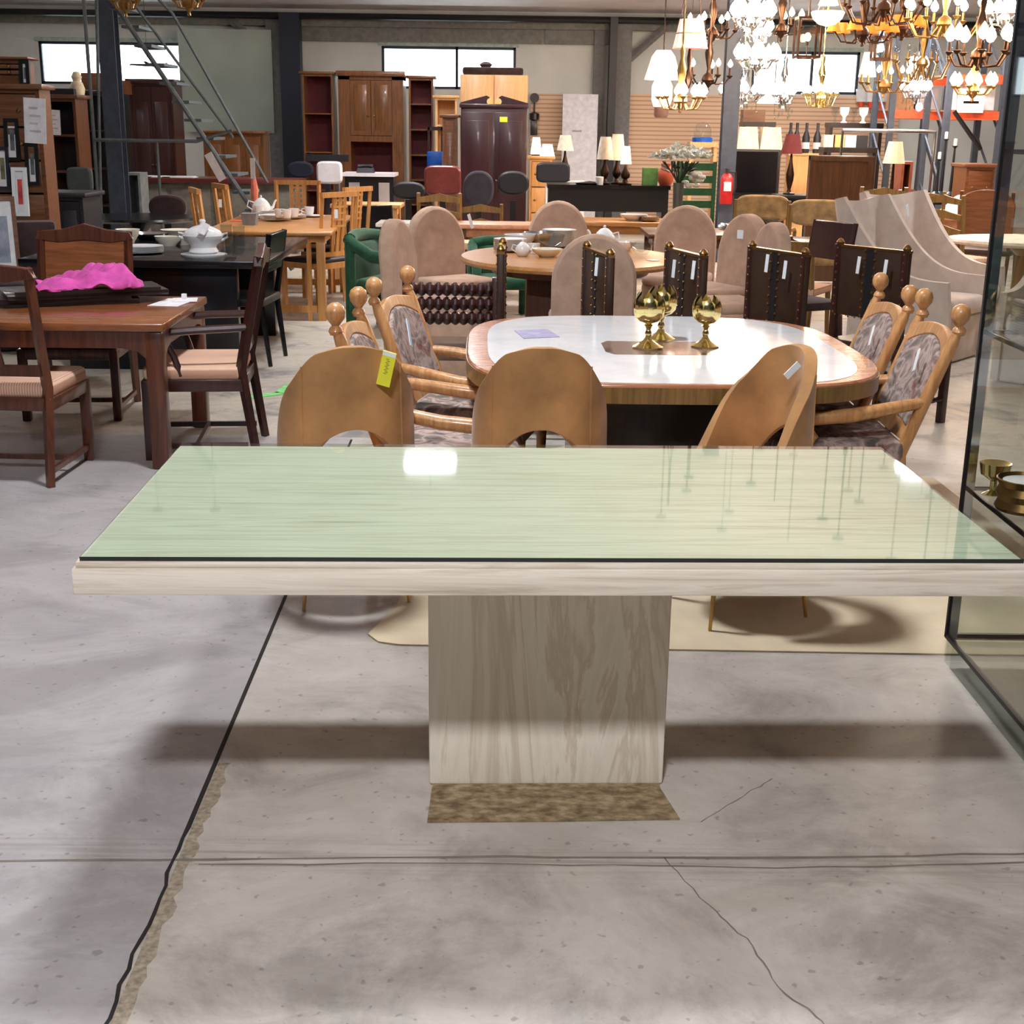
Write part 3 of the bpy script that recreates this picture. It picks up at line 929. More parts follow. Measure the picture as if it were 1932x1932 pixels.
b = MB(); b.box((0, 0, .32), (.62, .8, .64), bev=.02); b.box((.0, 0, .03), (.8, 1.0, .06), bev=.01); b.build('pedestal', 'walnut', t)

# ---------------------------------------------------------------- dishes
def plate_stack(label, p, r, n, mat_='porcelain', group='dishes on the tables', cat='plates'):
    b = MB(); z = 0
    for k in range(n):
        b.lathe([(0, z), (r * .6, z), (r * .98, z + .012), (r, z + .016), (r * .62, z + .006), (0, z + .005)], n=22); z += .0075
    return tag(b.build('plate_stack' if n > 1 else 'plate', mat_, None, p), label, cat, group)
def cup(label, p, r=.042, h=.07, mat_='porcelain', group='dishes on the tables'):
    t = thing('cup', label, 'cup', p, random.random() * 6, group)
    b = MB(); b.lathe([(0, 0), (r * .7, 0), (r * .85, h * .3), (r, h), (r * .93, h), (r * .78, h * .3), (0, h * .1)], n=16); b.build('bowl', mat_, t)
    b = MB(); b.tube([(r * .86, 0, h * .8), (r * 1.5, 0, h * .75), (r * 1.5, 0, h * .4), (r * .78, 0, h * .25)], .005, 6); b.build('handle', mat_, t)
    return t
def bowl(label, p, r, h, mat_='porcelain', group='dishes on the tables', sy=1.0):
    b = MB(); b.lathe([(0, 0), (r * .5, 0), (r * .55, h * .12), (r * .9, h * .6), (r, h), (r * .95, h), (r * .82, h * .55), (0, h * .15)], n=22, sy=sy)
    return tag(b.build('bowl', mat_, None, p), label, 'bowl', group)
def teapot(label, p, s=1.0, mat_='porcelain', group='dishes on the tables', rz=0):
    t = thing('teapot', label, 'teapot', p, rz, group)
    t.scale = (s, s, s)
    b = MB(); b.lathe([(0, 0), (.05, 0), (.06, .01), (.085, .05), (.085, .085), (.06, .125), (.045, .135)], n=20); b.build('pot', mat_, t)
    b = MB(); b.lathe([(.05, .133), (.03, .15), (.008, .158), (.012, .168), (.008, .178), (0, .18)], n=16); b.build('lid', mat_, t)
    b = MB(); b.tube([(.075, 0, .05), (.115, 0, .07), (.135, 0, .12), (.15, 0, .135)], [.02, .014, .010, .008], 8); b.build('spout', mat_, t)
    b = MB(); b.tube([(-.07, 0, .115), (-.12, 0, .13), (-.135, 0, .08), (-.08, 0, .045)], .007, 6); b.build('handle', mat_, t)
    return t
def on(px, py, z=.75): return tuple(gz(px, py, z))
def inset(p, c, rx, ry):
    d = math.hypot((p[0] - c.x) / rx, (p[1] - c.y) / ry)
    k = min(1, 1 / max(d, 1e-6))
    return (c.x + (p[0] - c.x) * k, c.y + (p[1] - c.y) * k, p[2])
def rt(px, py): return inset(on(px, py, .7505), rc, .60, .72)
G2 = 'tableware on the round oak table'
plate_stack('stack of white plates at the left of the round table', rt(962, 474), .12, 11, 'porcelain', G2)
bowl('tall clear glass bowl behind the cream rimmed bowl', rt(1040, 474), .10, .12, 'clear_ware', G2)
cup('white cup between the teapot and the cream bowl', rt(1006, 478), .05, .07, 'porcelain', G2)
teapot('small white china teapot at the front of the round table', rt(986, 483), .62, 'porcelain', G2, .4)
bowl('cream rimmed serving bowl at the front of the round table', rt(1032, 484), .11, .055, 'cream_china', G2)
bowl('white serving bowl behind the white teapot', rt(980, 468), .12, .10, 'porcelain', G2)
plate_stack('tall stack of white plates at the back of the round table', rt(1048, 460), .13, 16, 'porcelain', G2)
bowl('silver bowl at the middle of the round table', rt(1018, 466), .13, .11, 'chrome', G2)
teapot('white coffee pot right of the arched chair on the round table', rt(1168, 462), .95, 'porcelain', G2, 2.6)
bowl('clear glass bowl at the right of the round table', rt(1210, 480), .09, .09, 'clear_ware', G2)
bowl('white sauce bowl at the right of the round table', rt(1196, 470), .08, .06, 'porcelain', G2)
b = MB(); b.prism([(-.03, -.05), (.03, -.05), (.03, .05), (-.03, .05)], 'z', 0, .002)
tag(b.build('price_card', 'tag_white', None, inset(on(1231, 491, .7505), rc, .68, .8), R(20)), 'bright white card lying at the right edge of the round oak table', 'card')

# ---------------------------------------------------------------- green frame chairs
def green_chair(label, loc, rz):
    t = thing('green_armchair', label, 'chair', loc, rz, 'green upholstered armchairs')
    b = MB()
    for sx in (-1, 1):
        b.tube([(sx * .29, -.27, .01), (sx * .29, -.27, .30), (sx * .29, -.25, .56), (sx * .29, -.18, .64), (sx * .29, .1, .66), (sx * .28, .29, .76), (sx * .26, .33, .80)], [.045, .05, .05, .055, .055, .055, .05], 10)
        b.tube([(sx * .29, .30, .78), (sx * .29, .30, .4), (sx * .29, .30, .01)], .045, 10)
    b.build('arm_frame', 'green_fabric', t)
    b = MB(); b.tube([(-.27, .31, .79), (-.1, .35, .81), (.1, .35, .81), (.27, .31, .79)], .055, 10)
    b.box((0, .31, .58), (.52, .06, .36), bev=.02); b.build('backrest', 'green_fabric', t, angle=60)
    b = MB(); b.box((0, 0, .40), (.54, .56, .13), bev=.04); b.build('seat', 'green_fabric', t, angle=60)
    return t
p = at(752, 500, 10.6); green_chair('green upholstered armchair left of the mauve chairs', (p.x - .02, p.y + .1, 0), R(70)).scale = (.94, .94, .94)
p = at(955, 480, 11.0); green_chair('green upholstered armchair mostly hidden behind the round oak table', (p.x - .05, p.y + .55, 0), R(8)).scale = (.8, .8, .8)

# ================================================================ rosewood set at left
t = thing('rosewood_table', 'rosewood dining table with bracketed legs at the left', 'table', (-2.55, 6.64, 0), R(1.5))
LW, LD = 1.78, 1.03
b = MB(); b.box((0, 0, .690), (LW, LD, .04), bev=.008); b.build('tabletop', 'rosewood_top', t)
for sy in (-1, 1):
    b = MB(); b.prism([(-LW / 2 + .07, .672), (-LW / 2 + .07, .52), (-LW / 2 + .13, .575), (-LW / 2 + .2, .59), (LW / 2 - .2, .59), (LW / 2 - .13, .575), (LW / 2 - .07, .52), (LW / 2 - .07, .672)], 'y', sy * (LD / 2 - .035) - .02, sy * (LD / 2 - .035) + .02)
    b.build('apron', 'rosewood', t)
for sx in (-1, 1):
    b = MB(); b.prism([(-LD / 2 + .07, .672), (-LD / 2 + .07, .52), (-LD / 2 + .13, .575), (-LD / 2 + .2, .59), (LD / 2 - .2, .59), (LD / 2 - .13, .575), (LD / 2 - .07, .52), (LD / 2 - .07, .672)], 'x', sx * (LW / 2 - .035) - .02, sx * (LW / 2 - .035) + .02)
    b.build('apron', 'rosewood', t)
    for sy in (-1, 1):
        b = MB(); b.box((sx * (LW / 2 - .055), sy * (LD / 2 - .055), .335), (.085, .085, .67), bev=.012); b.build('leg', 'rosewood', t)
def rose_chair(label, loc, rz, arms=False, wood_='rosewood', seat_='striped_seat_fabric', solid=None, group='rosewood dining chairs'):
    t = thing('rosewood_chair', label, 'chair', loc, rz, group)
    W, D = .25, .23
    def bk(z): return D + (max(0, z - .45) * .20 if z > .45 else (.45 - z) * .14)
    for sx in (-1, 1):
        b = MB(); b.tube([(sx * W, bk(z), z) for z in (0, .2, .45, .65, .85, 1.0)], [.022, .024, .027, .026, .025, .024], 4); b.build('back_post', wood_, t)
        b = MB(); b.box((sx * W, -D, .2), (.045, .045, .40), bev=.004); b.build('leg', wood_, t)
        b = MB(); b.box((sx * W, .02, .07), (.02, 2 * D, .025)); b.build('stretcher', wood_, t)
        if arms:
            b = MB(); b.tube([(sx * W, bk(.66), .66), (sx * (W + .03), .02, .65), (sx * (W + .03), -.16, .635)], .02, 8)
            b.tube([(sx * (W + .03), -.14, .635), (sx * W, -.09, .52), (sx * W, -.06, .42)], .017, 8); b.build('arm', wood_, t)
    b = MB(); b.box((0, 0, .07), (2 * W, .02, .025)); b.build('stretcher', wood_, t)
    b = MB()
    cr = [(-W - .03, .955), (-W - .01, 1.0), (-W * .5, 1.012), (0, 1.045), (W * .5, 1.012), (W + .01, 1.0), (W + .03, .955), (W * .6, .935), (0, .95), (-W * .6, .935)]
    b.prism(cr, 'y', bk(.97) - .02, bk(.97) + .02); b.build('crest_rail', wood_, t, bevel=.004)
    b = MB()
    if solid:
        b.box((0, bk(.72), .72), (2 * W - .05, .018, .46), rx=R(-11)); b.build('back_panel', solid, t)
    else:
        b.box((0, bk(.52), .53), (2 * W, .022, .05)); b.build('lower_rail', wood_, t)
        b = MB()
        b.prism([(-.07, .55), (-.05, .75), (-.08, .95), (.08, .95), (.05, .75), (.07, .55)], 'y', -.008, .008)
        for v in b.bm.verts: v.co.y += bk(v.co.z)
        b.build('splat', wood_, t)
    b = MB(); b.box((0, 0, .375), (2 * W + .04, 2 * D + .04, .06), bev=.005); b.build('seat_rail', wood_, t)
    b = MB(); b.box((0, -.005, .435), (2 * W + .03, 2 * D + .02, .075), bev=.025); b.build('seat', seat_, t, angle=60)
    return t
rose_chair('rosewood side chair with striped seat at the near side of the left table', (-2.36, 6.12, 0), R(178))
rose_chair('rosewood armchair with striped seat at the right end of the left table', (-1.60, 6.63, 0), R(-84), True, 'dark_mahogany')
rose_chair('rosewood chair with solid panel back behind the pink cloth', (-2.49, 7.46, 0), R(4), False, 'rosewood', 'dark_fabric', 'rosewood_top')
# table leaves, cloth, papers on the rosewood table
zt = .711
lc = Vector((-2.30, 6.86))
for k, (dx, dy, rz, ln, lab) in enumerate(((-.12, .02, 22, .86, 'dark wooden table leaf, lower of two stacked on the rosewood table'), (.04, .06, 27, .80, 'dark wooden table leaf, upper of two under the pink cloth'))):
    b = MB(); b.box((0, 0, .013), (ln, .40, .026), bev=.004); b.box((0, -.19, .02), (ln * .9, .02, .040))
    tag(b.build('table_leaf', 'espresso', None, (lc.x + dx, lc.y + dy, zt + k * .041), R(rz)), lab, 'table leaf', 'table leaves on the rosewood table')
b = MB()
def cl(u, v):
    x, y = (u - .5) * .50, (v - .5) * .28
    e = min(u, 1 - u, v, 1 - v)
    h = .045 * min(1, e * 6) * (.8 + .4 * math.sin(3 + 5 * u + 2 * v)) + .014 * math.sin(23 * u + 9 * v) + .012 * math.sin(31 * v - 8 * u)
    return (x * (1 + .10 * math.sin(7 * v)), y * (1 + .14 * math.sin(9 * u + 1)), .012 + max(0, h) + .05 * u * min(1, e * 6))
b.shell(cl, [i / 40 for i in range(41)], [i / 26 for i in range(27)], .012)
p = gz(165, 545, .78)
tag(b.build('pink_cloth', 'pink_cloth', None, (p.x, p.y, zt + .070), R(24), angle=80), 'crumpled bright pink cloth on the dark table leaves', 'cloth')
b = MB(); b.box((0, 0, .001), (.16, .30, .002)); b.box((.03, .1, .003), (.13, .16, .002), rz=.3); b.box((.02, .12, .018), (.022, .022, .028))
tag(b.build('papers', 'paper', None, (-1.79, 6.90, zt), R(-6)), 'pale papers on the right end of the rosewood table', 'papers')

# ================================================================ black table with dishes
bc = Vector((-2.45, 9.65, 0))
t = thing('black_table', 'black lacquer dining table covered in white dishes', 'table', bc, R(1))
b = MB(); b.box((0, 0, .725), (1.62, 1.95, .05), bev=.006); b.build('tabletop', 'black_lacquer', t)
for s in (-.45, .45):
    b = MB(); b.box((0, s * 1.7, .35), (1.15, .10, .70), bev=.005); b.build('leg_panel', 'black_lacquer', t)
b = MB(); b.box((0, 0, .40), (.08, 1.5, .5)); b.build('stretcher', 'black_lacquer', t)
G1 = 'dishes on the black table'
def tureen(label, p):
    t = thing('tureen', label, 'tureen', p, 0, G1)
    b = MB(); b.lathe([(0, 0), (.15, .0), (.155, .012), (.10, .016), (0, .016)], n=28); b.build('saucer', 'porcelain', t)
    b = MB(); b.lathe([(0, .015), (.085, .017), (.10, .028), (.085, .055), (.09, .07), (.125, .10), (.135, .135), (.125, .145), (0, .145)], n=28); b.build('bowl', 'porcelain', t)
    b = MB(); b.lathe([(.13, .144), (.115, .165), (.07, .19), (.02, .205), (.015, .215), (.024, .228), (.014, .242), (0, .244)], n=24); b.build('lid', 'porcelain', t)
    for sx in (-1, 1):
        b = MB(); b.tube([(sx * .12, 0, .10), (sx * .165, 0, .125), (sx * .165, 0, .15), (sx * .125, 0, .14)], .009, 6); b.build('handle', 'porcelain', t)
    return t
Z = .7503
def bt(px, py):
    p = gz(px, py, Z); return (max(-3.15, min(-1.74, p.x)), max(8.80, min(10.5, p.y)), Z)
p = bt(385, 482); tureen('large white lidded tureen at the front of the black table', p)
b = MB(); b.box((0, 0, .001), (.05, .09, .002)); o = tag(b.build('paper_note', 'paper', None, (p[0] + .04, p[1] - .145, Z + .19)), 'white paper note leaning on the large tureen', 'note'); o.rotation_euler = (R(50), R(25), 0)
plate_stack('stack of white dinner plates left of the tureen', bt(270, 478), .14, 6, group=G1)
plate_stack('low stack of white plates at the left edge of the black table', bt(232, 480), .12, 3, group=G1)
bowl('cream gravy boat behind the white plates', bt(318, 464), .10, .07, 'cream_china', G1, .7)
bowl('cream vegetable dish beside the gravy boat', bt(345, 462), .09, .06, 'cream_china', G1, .7)
bowl('cream sugar bowl at the far left of the black table', bt(242, 458), .09, .10, 'cream_china', G1)
bowl('silver fruit bowl at the back of the black table', bt(282, 452), .15, .05, 'chrome', G1)
plate_stack('cream plates at the back right of the black table', bt(335, 448), .13, 7, 'cream_china', G1)
for k, (px, py) in enumerate(((436, 486), (428, 466), (452, 470))):
    b = MB(); b.lathe([(0, 0), (.038, 0), (.042, .02), (.040, .14), (.044, .16), (.040, .16), (.036, .02), (0, .012)], n=16)
    tag(b.build('glass_tumbler', 'clear_ware', None, bt(px, py)), ['clear glass tumbler right of the tureen, nearest', 'clear glass tumbler right of the tureen, behind the nearest', 'clear glass tumbler at the right edge of the black table'][k], 'glass', 'glass tumblers on the black table')

def plain_chair(name, label, loc, rz, wood_, seat_, W=.22, h=.86, arch=False, back=None, group=None, pad=False):
    t = thing(name, label, 'chair', loc, rz, group)
    D = .21
    def bk(z): return D + max(0, z - .44) * .16
    for sx in (-1, 1):
        b = MB(); b.tube([(sx * W, bk(0) + .05, 0), (sx * W, D, .44), (sx * W, bk(h), h)], [.016, .022, .019], 6); b.build('back_post', wood_, t)
        b = MB(); b.cyl((sx * W, -D, .42), (sx * (W + .01), -D - .03, 0), .022, .015, 8); b.build('leg', wood_, t)
    b = MB(); b.box((0, -.0, .44), (2 * W + .05, 2 * D + .05, .06), bev=.015); b.build('seat', seat_, t)
    b = MB()
    if arch:
        pl = [(-W - .02, .52), (-W - .03, h - .14)] + [((W + .03) * -math.cos(a), h - .14 + .16 * math.sin(a)) for a in [PI * i / 12 for i in range(1, 12)]] + [(W + .03, h - .14), (W + .02, .52)]
        b.prism(pl, 'y', -.02, .02)
    else:
        b.prism([(-W, h - .26), (-W, h), (W, h), (W, h - .26)], 'y', -.016, .016)
    for v in b.bm.verts: v.co.y += bk(v.co.z)
    b.build('backrest', back or wood_, t, bevel=.006)
    return t
plain_chair('black_chair', 'black chair at the right end of the black table', (-1.93, 9.25, 0), R(-94), 'black_lacquer', 'black_vinyl', h=.9)

# ================================================================ oak dining set with tall slatted chairs
oc = Vector((-2.12, 12.25, 0))
t = thing('oak_table', 'golden oak dining table laid with white cups and plates', 'table', oc, R(2))
b = MB(); b.box((0, 0, .735), (1.08, 2.2, .032), bev=.01); b.build('tabletop', 'oak_top', t)
b = MB(); b.box((0, 0, .69), (.96, 2.05, .06)); b.build('apron', 'oak_golden', t)
for sx in (-1, 1):
    for sy in (-1, 1):
        b = MB(); b.box((sx * .44, sy * 1.0, .33), (.07, .07, .66), bev=.004); b.box((sx * .34, sy * 1.0, .33), (.035, .06, .66)); b.build('leg', 'oak_golden', t)
    b = MB(); b.box((0, sx * 1.0, .10), (.80, .05, .06)); b.build('stretcher', 'oak_golden', t)
def slat_chair(label, loc, rz):
    t = thing('slat_back_chair', label, 'chair', loc, rz, 'tall slat-back oak chairs')
    W, D, h = .22, .21, 1.05
    def bk(z): return D + max(0, z - .44) * .10
    for sx in (-1, 1):
        b = MB(); b.tube([(sx * W, D + .04, 0), (sx * W, D, .44), (sx * W, bk(h), h)], .022, 4); b.build('back_post', 'oak_golden', t)
        b = MB(); b.box((sx * W, -D, .215), (.036, .036, .43)); b.build('leg', 'oak_golden', t)
    b = MB(); b.box((0, bk(h), h - .02), (2 * W + .04, .034, .045)); b.build('crest_rail', 'oak_golden', t)
    b = MB(); b.box((0, bk(.52), .52), (2 * W, .028, .04)); b.build('lower_rail', 'oak_golden', t)
    for x in (-.065, 0, .065):
        b = MB(); b.prism([(x - .019, .53), (x - .019, 1.02), (x + .019, 1.02), (x + .019, .53)], 'y', -.009, .009)
        for v in b.bm.verts: v.co.y += bk(v.co.z)
        b.build('slat', 'oak_golden', t)
    b = MB()
    for k in range(5): b.box((0, bk(.98 - k * .055), .98 - k * .055), (.17, .022, .020))
    b.build('lattice_bars', 'oak_golden', t)
    b = MB(); b.box((0, 0, .42), (2 * W + .04, 2 * D + .04, .05)); b.build('seat_rail', 'oak_golden', t)
    b = MB(); b.box((0, 0, .455), (2 * W + .02, 2 * D, .05), bev=.015); b.build('seat', 'black_vinyl', t)
    return t
for (px, Y, rz, lab) in ((372, 12.1, R(112), 'tall slat-back oak chair left of the oak table, leftmost'), (420, 13.0, R(118), 'tall slat-back oak chair left of the oak table, second from left'),
                         (562, 14.0, R(2), 'tall slat-back oak chair at the far end of the oak table'),
                         (638, 11.75, R(-124), 'tall slat-back oak chair right of the oak table, nearer one'), (672, 12.75, R(-116), 'tall slat-back oak chair right of the oak table, farther one')):
    p = at(px, 380, Y)
    off = Vector((-math.sin(rz), math.cos(rz))) * .25
    slat_chair(lab, (p.x - off.x, p.y - off.y, 0), rz)
G3 = 'dishes on the golden oak table'
def ot(px, py, z=.752):
    p = gz(px, py, z); return (max(-2.5, min(-1.72, p.x)), max(11.3, min(13.2, p.y)), z)
for k, (px, py, r_, n) in enumerate(((478, 412, .13, 3), (520, 416, .14, 6), (548, 412, .15, 4), (590, 409, .12, 1), (500, 405, .13, 5), (465, 406, .11, 1))):
    plate_stack(['white plates at the left front of the oak table', 'white plate stack in the middle of the oak table', 'white plates under the cups on the oak table', 'single white saucer at the right of the oak table', 'white plates at the back of the oak table', 'white saucer at the far left of the oak table'][k], ot(px, py), r_, n, 'porcelain', G3)
for k, (px, py, lab) in enumerate(((528, 410, 'white cup, left of the row on the oak table'), (541, 411, 'white cup, middle of the row on the oak table'), (555, 409, 'white cup, right of the row on the oak table'), (584, 405, 'white cup alone at the right of the oak table'), (476, 403, 'white sugar cup at the left of the oak table'))):
    cup(lab, ot(px, py, .795 if k < 3 else .768), .048, .075, 'porcelain', G3)
teapot('tall white china coffee pot at the back of the oak table', ot(511, 396), 1.05, 'porcelain', G3, .5)
b = MB(); b.box((0, 0, .05), (.11, .11, .10), top=(1.25, 1.25)); tag(b.build('napkin_box', 'grey_card', None, ot(472, 424)), 'small grey tapered box at the front of the oak table', 'box')
b = MB(); b.box((0, 0, .002), (.22, .16, .004)); tag(b.build('red_napkin', plain('napkin_red', (214, 84, 56), .8), None, ot(444, 417)), 'red napkin at the left corner of the oak table', 'napkin')
for px, py, Y, lab in ((376, 385, 12.0, 'white tag on the leftmost slat-back chair'), (415, 376, 12.85, 'white tag on the second slat-back chair'), (634, 395, 11.6, 'white tag on the nearer right slat-back chair')):
    price_tag(at(px, py, Y - .02), .03, .075, lab, rz=R(20))

# ================================================================ slipper chairs at right
def slipper_chair(label, loc, rz):
    t = thing('slipper_chair', label, 'chair', loc, rz, 'pale linen slipper chairs with sweeping arms')
    W = .34
    # one sheet: arm - back - arm, its top edge sweeping down to the front
    RC = .11
    def plan(s_):
        s_ = max(-1.0, min(1.0, s_))
        L1, L2, L3 = W - RC, RC * PI / 2, .36 - RC + .44
        d = abs(s_) * (L1 + L2 + L3); sg = 1 if s_ >= 0 else -1
        if d < L1: return sg * d, .36, 0.0
        if d < L1 + L2:
            a = (d - L1) / RC
            return sg * (L1 + RC * math.sin(a)), .36 - RC + RC * math.cos(a), 0.0
        return sg * W, .36 - RC - (d - L1 - L2), min(1.0, (d - L1 - L2) / L3)
    def f(u, v):
        x, y, k = plan(u)
        top = 1.11 + .05 * min(1, abs(u) / .38) ** 2 - .56 * (1 - (1 - k) ** 3.4)
        z = .02 + (top - .02) * v
        y += .22 * max(0, z - .35) * (1 - .4 * k)
        x *= 1 + .10 * max(0, z - .3)
        return (x, y, z)
    b = MB(); b.shell(f, [-.999 + 1.998 * i / 60 for i in range(61)], [i / 12 for i in range(13)], .05)
    b.build('wrap_back', 'linen', t, angle=60)
    b = MB(); b.box((0, -.06, .40), (2 * W - .05, .76, .14), bev=.045); b.build('seat', 'linen', t, angle=60)
    b = MB(); b.box((0, -.05, .17), (2 * W - .04, .72, .33), bev=.02); b.build('skirt', 'linen', t, angle=60)
    return t
slipper_chair('pale linen slipper chair with sweeping arms, left one of the pair', (2.97, 9.88, 0), R(50))
slipper_chair('pale linen slipper chair with sweeping arms, right one of the pair', (3.36, 10.72, 0), R(36))
slipper_chair('pale linen slipper chair seen through the glass display cabinet', (3.78, 8.9, 0), R(-40))
price_tag(at(1711, 386, 10.85), .035, .10, 'pinkish white tag on the right slipper chair', rz=R(40), tilt=R(-20))
t = thing('oval_table', 'pale cream oval table top behind the slipper chairs', 'table', (4.45, 11.6, 0))
b = MB(); b.lathe([(0, .70), (.68, .70), (.70, .72), (.69, .742), (0, .744)], n=40, sy=.8); b.build('tabletop', plain('cream_top', (238, 214, 190), .4), t)
b = MB(); b.lathe([(0, 0), (.3, .0), (.3, .05), (.12, .1), (.1, .6), (.2, .70), (0, .70)], n=20); b.build('pedestal', 'olive_oak', t)

# ================================================================ glass display cabinet at right
cx0, cx1, cy0, cy1 = 1.365, 2.05, 2.75, 3.86
t = thing('display_cabinet', 'tall black-edged glass display cabinet at the right edge', 'cabinet', ((cx0 + cx1) / 2, (cy0 + cy1) / 2, 0), 0)
ox, oy = (cx1 - cx0) / 2, (cy1 - cy0) / 2
for sx in (-1, 1):
    for sy in (-1, 1):
        b = MB(); b.box((sx * (ox - .006), sy * (oy - .006), 1.10), (.014, .014, 2.0)); b.build('corner_post', 'black_paint', t)
b = MB()
for z in (.105, 2.09):
    for sx in (-1, 1): b.box((sx * (ox - .006), 0, z), (.014, 2 * oy, .014))
    for sy in (-1, 1): b.box((0, sy * (oy - .006), z), (2 * ox, .014, .014))
b.build('frame_rails', 'black_paint', t)
for z in (.10, .585, 1.06, 1.57):
    b = MB(); b.box((0, 0, z), (2 * ox - .03, 2 * oy - .03, .010)); b.mi = 1
    for sx in (-1, 1): b.box((sx * (ox - .012), 0, z), (.006, 2 * oy - .03, .012))
    for sy in (-1, 1): b.box((0, sy * (oy - .012), z), (2 * ox - .03, .006, .012))
    b.build('glass_shelf', ['smoked_pane', 'black_paint'], t)
for sx in (-1, 1):
    b = MB(); b.box((sx * (ox - .006), 0, 1.05), (.006, 2 * oy - .02, 2.06)); b.build('side_pane', 'smoked_pane', t)
b = MB(); b.box((0, oy - .006, 1.05), (2 * ox - .02, .006, 2.06)); b.build('back_pane', 'smoked_pane', t)
b = MB(); b.box((0, 0, 2.10), (2 * ox, 2 * oy, .02)); b.build('roof', 'black_paint', t)
b = MB()
for sx in (-1, 1): b.box((sx * (ox - .02), oy - .016, 1.09), (.026, .006, 1.98))
b.build('mirror_strip', 'chrome', t)
b = MB(); b.box((0, 0, .045), (2 * ox - .04, 2 * oy - .04, .09)); b.build('plinth', 'smoked_pane', t)
SC = 'pieces in the glass display cabinet'
def cab(z, px, py): p = gz(px, py, z); return (max(cx0 + .13, p.x), min(cy1 - .12, p.y), z)
tt = thing('gold_dish', 'gold-ribbed white candle dish on the second shelf of the glass cabinet', 'dish', (1.455, 3.60, .5915), 0, SC)
b = MB(); b.lathe([(0, 0), (.075, 0), (.08, .01), (.072, .03), (.08, .05), (.072, .07), (.082, .09), (.078, .092), (.066, .07), (0, .06)], n=24); b.build('holder', 'old_brass', tt)
b = MB(); b.lathe([(0, .06), (.066, .07), (.064, .084), (0, .086)], n=20); b.build('candle', 'porcelain', tt)
plate_stack('stack of clear glass plates on the third cabinet shelf', (1.505, 3.72, 1.066), .10, 12, 'clear_ware', SC)
b = MB(); b.lathe([(0, 0), (.03, 0), (.01, .012), (.01, .04), (.04, .06), (.046, .095), (.042, .095), (0, .065)], n=18)
tag(b.build('gold_cup', 'polished_brass', None, (1.425, 3.765, .5915)), 'small gold footed cup behind the candle dish in the glass cabinet', 'cup', SC)
# ================================================================ the back of the shop
def px2(x0, x1, Y, y=300):
    a, c = at(x0, y, Y), at(x1, y, Y)
    return (a.x + c.x) / 2, c.x - a.x
def zz(px, py, Y): return at(px, py, Y).z

def case(name, label, cat, x0, x1, ytop, Y, depth, m_, zbot=0.0, doors=0, drawers=0, shelves=0, back=None, group=None, knob='old_brass', rz=0.0, crown=0.04):
    """a cabinet whose front is at distance Y: carcass of real boards, doors / drawers / shelves as parts"""
    cx, wd = px2(x0, x1, Y); h = zz((x0 + x1) / 2, ytop, Y) - zbot
    t = thing(name, label, cat, (cx, Y + depth / 2, zbot), rz, group)
    T = .03
    b = MB()
    for sx in (-1, 1): b.box((sx * (wd / 2 - T / 2), 0, h / 2), (T, depth, h))
    b.box((0, 0, h - T / 2), (wd - 2 * T, depth, T)); b.box((0, 0, T), (wd - 2 * T, depth, 2 * T))
    b.build('carcass', m_, t)
    b = MB(); b.box((0, depth / 2 - .008, h / 2), (wd - 2 * T, .014, h - 2 * T)); b.build('back_panel', back or m_, t)
    if crown:
        b = MB(); b.box((0, -.01, h + crown / 2), (wd + .08, depth + .06, crown), bev=.01); b.build('crown', m_, t)
    for k in range(doors):
        dw = (wd - 2 * T) / doors; x = -wd / 2 + T + dw * (k + .5)
        b = MB(); b.box((x, -depth / 2 + .005, h / 2 + T / 2), (dw - .006, .022, h - 3.4 * T)); b.box((x, -depth / 2 - .008, h / 2), (dw * .66, .012, h * .78), bev=.004)
        d = b.build('door', m_, t)
        b = MB(); b.ball((x + (dw * .40 if k < doors / 2 else -dw * .40), -depth / 2 - .025, h * .5), .016, 8); b.build('knob', knob, d)
    for k in range(drawers):
        dh = (h - 3 * T) / drawers
        b = MB(); b.box((0, -depth / 2 - .002, 2 * T + dh * (k + .5)), (wd - 2 * T, .024, dh - .014), bev=.004)
        d = b.build('drawer', m_, t)
        b = MB()
        for sx in (-.25, .25): b.ball((sx * wd, -depth / 2 - .025, 2 * T + dh * (k + .5)), .016, 8)
        b.build('knob', knob, d)
    for k in range(shelves):
        b = MB(); b.box((0, -.005, h * (k + 1) / (shelves + 1)), (wd - 2 * T, depth - .03, .022)); b.build('shelf', m_, t)
    return t

# ---- wall unit: two bookcases either side of a doored centre
U = 21.6
case('bookcase', 'tall oak bookcase with open shelves left of the doored wall unit', 'bookcase', 574, 631, 140, U, .45, 'unit_oak', shelves=3, back='maroon_back', group='oak wall unit pieces')
case('bookcase', 'tall oak bookcase with maroon-backed shelves right of the doored wall unit', 'bookcase', 772, 818, 148, U, .45, 'unit_oak', shelves=5, back='maroon_back', group='oak wall unit pieces')
cx, wd = px2(641, 762, U); zt_ = zz(700, 143, U); z0_ = zz(700, 262, U); zc_ = zz(700, 335, U)
t = thing('media_cabinet', 'oak media cabinet with two panelled doors over a maroon-backed opening', 'cabinet', (cx, U + .28, 0))
b = MB()
for sx in (-1, 1): b.box((sx * (wd / 2 - .09), 0, zt_ / 2), (.18, .56, zt_))
b.box((0, 0, zt_ - .03), (wd, .56, .06)); b.box((0, 0, z0_), (wd - .36, .56, .09)); b.box((0, 0, zc_ / 2), (wd - .36, .56, zc_))
b.build('carcass', 'unit_oak', t)
b = MB(); b.box((0, .27, (zt_) / 2), (wd - .36, .016, zt_ - .1)); b.build('back_panel', 'maroon_back', t)
b = MB(); b.box((0, -.02, zt_ + .03), (wd + .06, .64, .08), bev=.015); b.build('crown', 'unit_oak', t)
